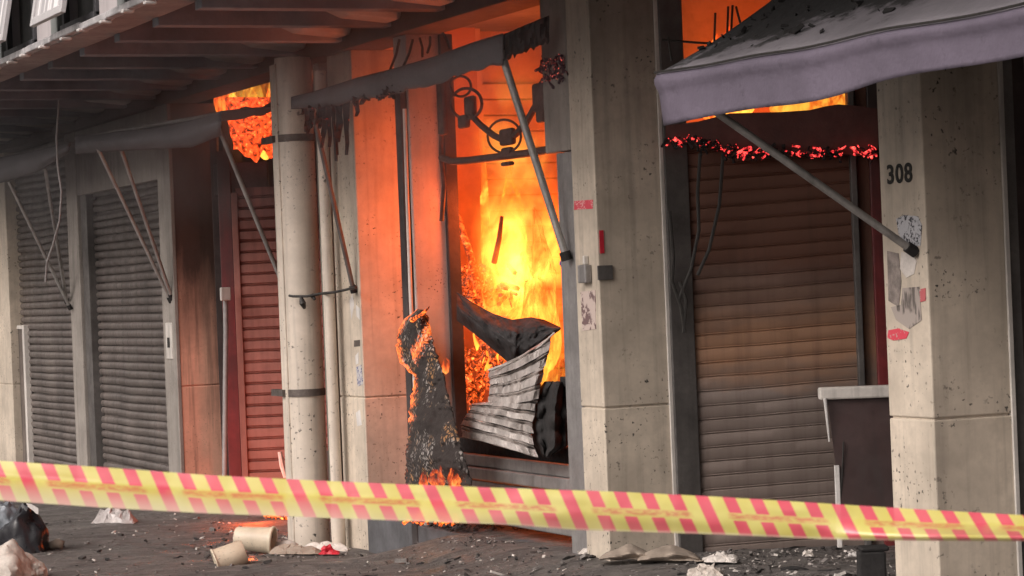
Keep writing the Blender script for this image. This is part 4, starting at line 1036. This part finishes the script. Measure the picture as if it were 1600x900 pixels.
crumple(1256, 1270, 872, 12, 16, M['paper'], 'white paper ball on the dark rubble of the right shop', 'paper', 'paper', 0.06, 8)
crumple(1326, 1342, 872, 10, 19, M['white'], 'white broken shard beside the black charred box', 'shard', 'shard', 0.06, 8)
crumple(1346, 1372, 893, 10, 22, M['red'], 'flat red packet at the bottom beside the right pillar', 'packet', 'packet', 0.1, 10)
tag(MB().tube([at(437, 706, 24.5), at(441, 728, 24.5), at(446, 746, 24.5)], [0.02, 0.026, 0.02], 7).build('broken_stick', M['paper'], None, smooth=True), 'pale broken stick standing at the foot of the red shutter', 'stick')

# scattered rubble and chips
random.seed(99); ch = [MB(), MB(), MB()]
def chip(p, s, m):
    d = Vector((random.uniform(-1, 1), random.uniform(-1, 1), random.uniform(-.35, .35))).normalized(); e = Vector((-d.y, d.x, random.uniform(-.3, .3))).normalized(); g = d.cross(e)
    m.obox(p-d*s, d*2*s*random.uniform(.5, 1), e*s*random.uniform(.5, 1.3), g*s*random.uniform(.15, .6))
for k in range(6800):
    z = random.random()
    if k < 3000: px = random.uniform(-10, 1400); py = random.uniform(800, 915)
    elif k < 3900: px = random.uniform(690, 930); py = random.uniform(815, 850)
    elif k < 5400: px = random.uniform(1060, 1395); py = random.uniform(825, 905)
    else: px = random.uniform(330, 570); py = random.uniform(812, 872)
    if px < 560 and py < 795: continue
    p = on_ground(px, py)
    if p.x > A-0.02 and not (p.x < A+1.6 and p.y < Y1): continue
    s = min(0.06, 0.004*math.exp(random.gauss(0.45, 0.7))); chip(p+Vector((0, 0, s*0.25)), s, ch[0 if z < 0.45 else (1 if z < 0.80 else 2)])
deb = surf('rubble_dark', (0.045, 0.038, 0.036), 0.9, 0.5, 30)
tag(ch[0].build('rubble', deb, None), 'dark charred rubble and chips strewn over the asphalt', 'rubble', kind='stuff')
tag(ch[1].build('rubble', surf('rubble_grey', (0.20, 0.18, 0.17), 0.9, 0.5, 30), None), 'grey plaster crumbs strewn over the asphalt', 'rubble', kind='stuff')
tag(ch[2].build('litter', M['paper'], None), 'tiny white scraps strewn over the asphalt', 'litter', kind='stuff')
sk = MB(); random.seed(77)
for k in range(55):
    px = random.uniform(60, 1390); py = random.uniform(812, 905); p = on_ground(px, py)
    if p.x > A-0.05 and p.y > Y1: continue
    an = random.uniform(-1.4, 1.4); L = random.uniform(0.03, 0.20); d = RT*math.cos(an)+FW*math.sin(an)
    q = p+d*L; q.z = ground_h(q.x, q.y)
    r0 = random.uniform(.003, .012); sk.tube([p+UP*0.008, p+d*L*0.4+UP*random.uniform(.004, .016)+Vector((0, random.uniform(-.02, .02), 0)), p+d*L*0.7+UP*random.uniform(.004, .02), q+UP*0.008], [r0, r0*1.4, r0*0.8, r0*0.4], 5)
tag(sk.build('charred_splinters', M['black'], None), 'black charred splinters and sticks scattered across the asphalt', 'splinters', kind='stuff')
# rubble on the shop floor step
rb = MB(); random.seed(31)
for k in range(500):
    p = on_z(random.uniform(600, 890), random.uniform(800, 832), -0.065)
    if A-0.02 < p.x < A+0.6 and Y1+0.6 < p.y < Y0-0.1: chip(p+Vector((0, 0, 0.008)), random.uniform(.008, .03), rb)
tag(rb.build('rubble', deb, None), 'charred crumbs lying on the step of the burning doorway', 'rubble', kind='stuff')

# ------------------------------------------------------------------ barrier tape close to the camera
tt = [(-900, 655), (-60, 716), (0, 720), (160, 730), (320, 742), (480, 750), (640, 757), (800, 763), (960, 768), (1120, 776), (1280, 786), (1440, 796), (1600, 805), (1680, 809), (2600, 862)]
tb = [(-900, 716), (-60, 778), (0, 782), (160, 793), (320, 802), (480, 808), (640, 814), (800, 820), (900, 828), (960, 830), (1120, 835), (1280, 842), (1360, 844), (1440, 845), (1600, 846), (1680, 848), (2600, 905)]
tape = MB(); rows = []; uv = []; ZT = 4.5; nu, nv = 350, 14
for j in range(nv+1):
    v = j/nv; r = []
    for i in range(nu+1):
        x = -900 + 3500*i/nu; fold = sstep(1250, 1500, x)
        y = lerp_curve(tt, x)*(1-v) + lerp_curve(tb, x)*v
        k0 = 0.40
        lo_w = sstep(900, 350, x)*0.9 + 0.10 + 1.0*fold
        k = max(0, v-k0)/(1-k0)
        dz = -0.10*lo_w*k - 0.010*math.sin(v*math.pi) + 0.004*nz((x*0.006, v*1.5, 4)) + 0.0025*nz((x*0.02, v*3, 8))
        if fold > 0 and v > 0.84: dz += 0.035*fold*(v-0.84)/0.16
        r.append(at(x, y, ZT+dz)); uv.append((x/42.6, 1-v))
    rows.append(r)
tape.grid(rows); tape.uv = uv
t = NT('barrier_tape')
u_ = t.new('ShaderNodeUVMap'); s_ = t.xyz(u_.outputs[0]); U, V = s_[0], t.math('SUBTRACT', 1.0, s_[1])
X_ = t.math('ADD', t.math('SUBTRACT', U, t.math('MULTIPLY', V, 28/42.6)), 0.5 - 31/42.6 + 100)
fr1 = t.math('FRACT', X_)
st_ = t.rng(t.math('ABSOLUTE', t.math('SUBTRACT', fr1, 0.5)), 0.225, 0.255, 1, 0)
X5 = t.math('FRACT', t.math('DIVIDE', X_, 5.0))
full = t.math('LESS_THAN', X5, 0.2)
band = t.math('ADD', t.rng(V, 0.40, 0.42, 1, 0), t.rng(V, 0.60, 0.62, 0, 1))
msk = t.math('MULTIPLY', st_, t.math('MAXIMUM', full, band))
c = t.mix(t.rng(t.noise(14, 3), 0.35, 0.65), (0.76, 0.66, 0.12), (0.82, 0.74, 0.19))
mv = t.new('ShaderNodeCombineXYZ'); t.link(t.math('MULTIPLY', U, 2.2), mv.inputs[0]); t.link(t.math('MULTIPLY', V, 11.0), mv.inputs[1])
tx = t.noise(1.6, 2, 0.6, mv.outputs[0])
inb = t.math('MULTIPLY', t.rng(V, 0.40, 0.46), t.rng(V, 0.60, 0.54))
gap = t.rng(t.math('ABSOLUTE', t.math('SUBTRACT', X5, 0.6)), 0.34, 0.38, 1, 0)
c = t.mix(t.math('MULTIPLY', t.math('MULTIPLY', inb, gap), t.rng(tx, 0.40, 0.55, 0.25, 0.9)), c, (0.72, 0.20, 0.07))
c = t.mix(msk, c, (0.86, 0.07, 0.13))
glare_and_border = t.math('MULTIPLY', t.rng(t.math('ADD', V, t.math('MULTIPLY', t.math('SUBTRACT', t.noise(3, 3), 0.5), 0.25)), 0.50, 0.95), t.rng(U, 27.0, 6.0, 0.05, 0.55))  # sky glare painted as a paler colour, strongest at lower left
glare_and_border = t.math('MAXIMUM', glare_and_border, t.rng(V, 0.93, 0.96, 0, 0.45))
c = t.mix(glare_and_border, c, (0.90, 0.84, 0.66))
pb = t.bsdf(c, 0.42, 0, t.noise(40, 3), 0.06, spec=0.9)
pbn = [n for n in t.t.nodes if n.type == 'BSDF_PRINCIPLED'][0]; pbn.inputs['Coat Weight'].default_value = 1.0; pbn.inputs['Coat Roughness'].default_value = 0.3; pbn.inputs['Coat IOR'].default_value = 1.8
tl = t.new('ShaderNodeBsdfTranslucent'); t.put(tl.inputs[0], c)
m1 = t.new('ShaderNodeMixShader'); m1.inputs[0].default_value = 0.18; t.link(pb, m1.inputs[1]); t.link(tl.outputs[0], m1.inputs[2])
tr = t.new('ShaderNodeBsdfTransparent'); m2 = t.new('ShaderNodeMixShader'); m2.inputs[0].default_value = 0.10; t.link(m1.outputs[0], m2.inputs[1]); t.link(tr.outputs[0], m2.inputs[2])
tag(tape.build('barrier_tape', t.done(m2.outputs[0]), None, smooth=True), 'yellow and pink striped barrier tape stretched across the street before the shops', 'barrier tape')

# ------------------------------------------------------------------ smoke rolling under the eaves
t = NT('smoke')
n = t.noise(0.9, 4, 0.6, t.pos((1, 1, 1.4)), 0.8)
z_ = t.xyz(t.pos())[2]
den = t.math('MULTIPLY', t.math('MULTIPLY', t.rng(n, 0.40, 0.70), t.rng(z_, 2.3, 3.5)), 0.13)
ps = t.new('ShaderNodeVolumePrincipled'); ps.inputs['Color'].default_value = (0.66, 0.65, 0.67, 1); t.put(ps.inputs['Density'], den)
tag(B(5.5, A-0.08, 13, 32, 2.3, 3.80).build('smoke', t.done(None, ps.outputs[0]), None), 'thin grey smoke rolling under the eaves', 'smoke', kind='stuff')
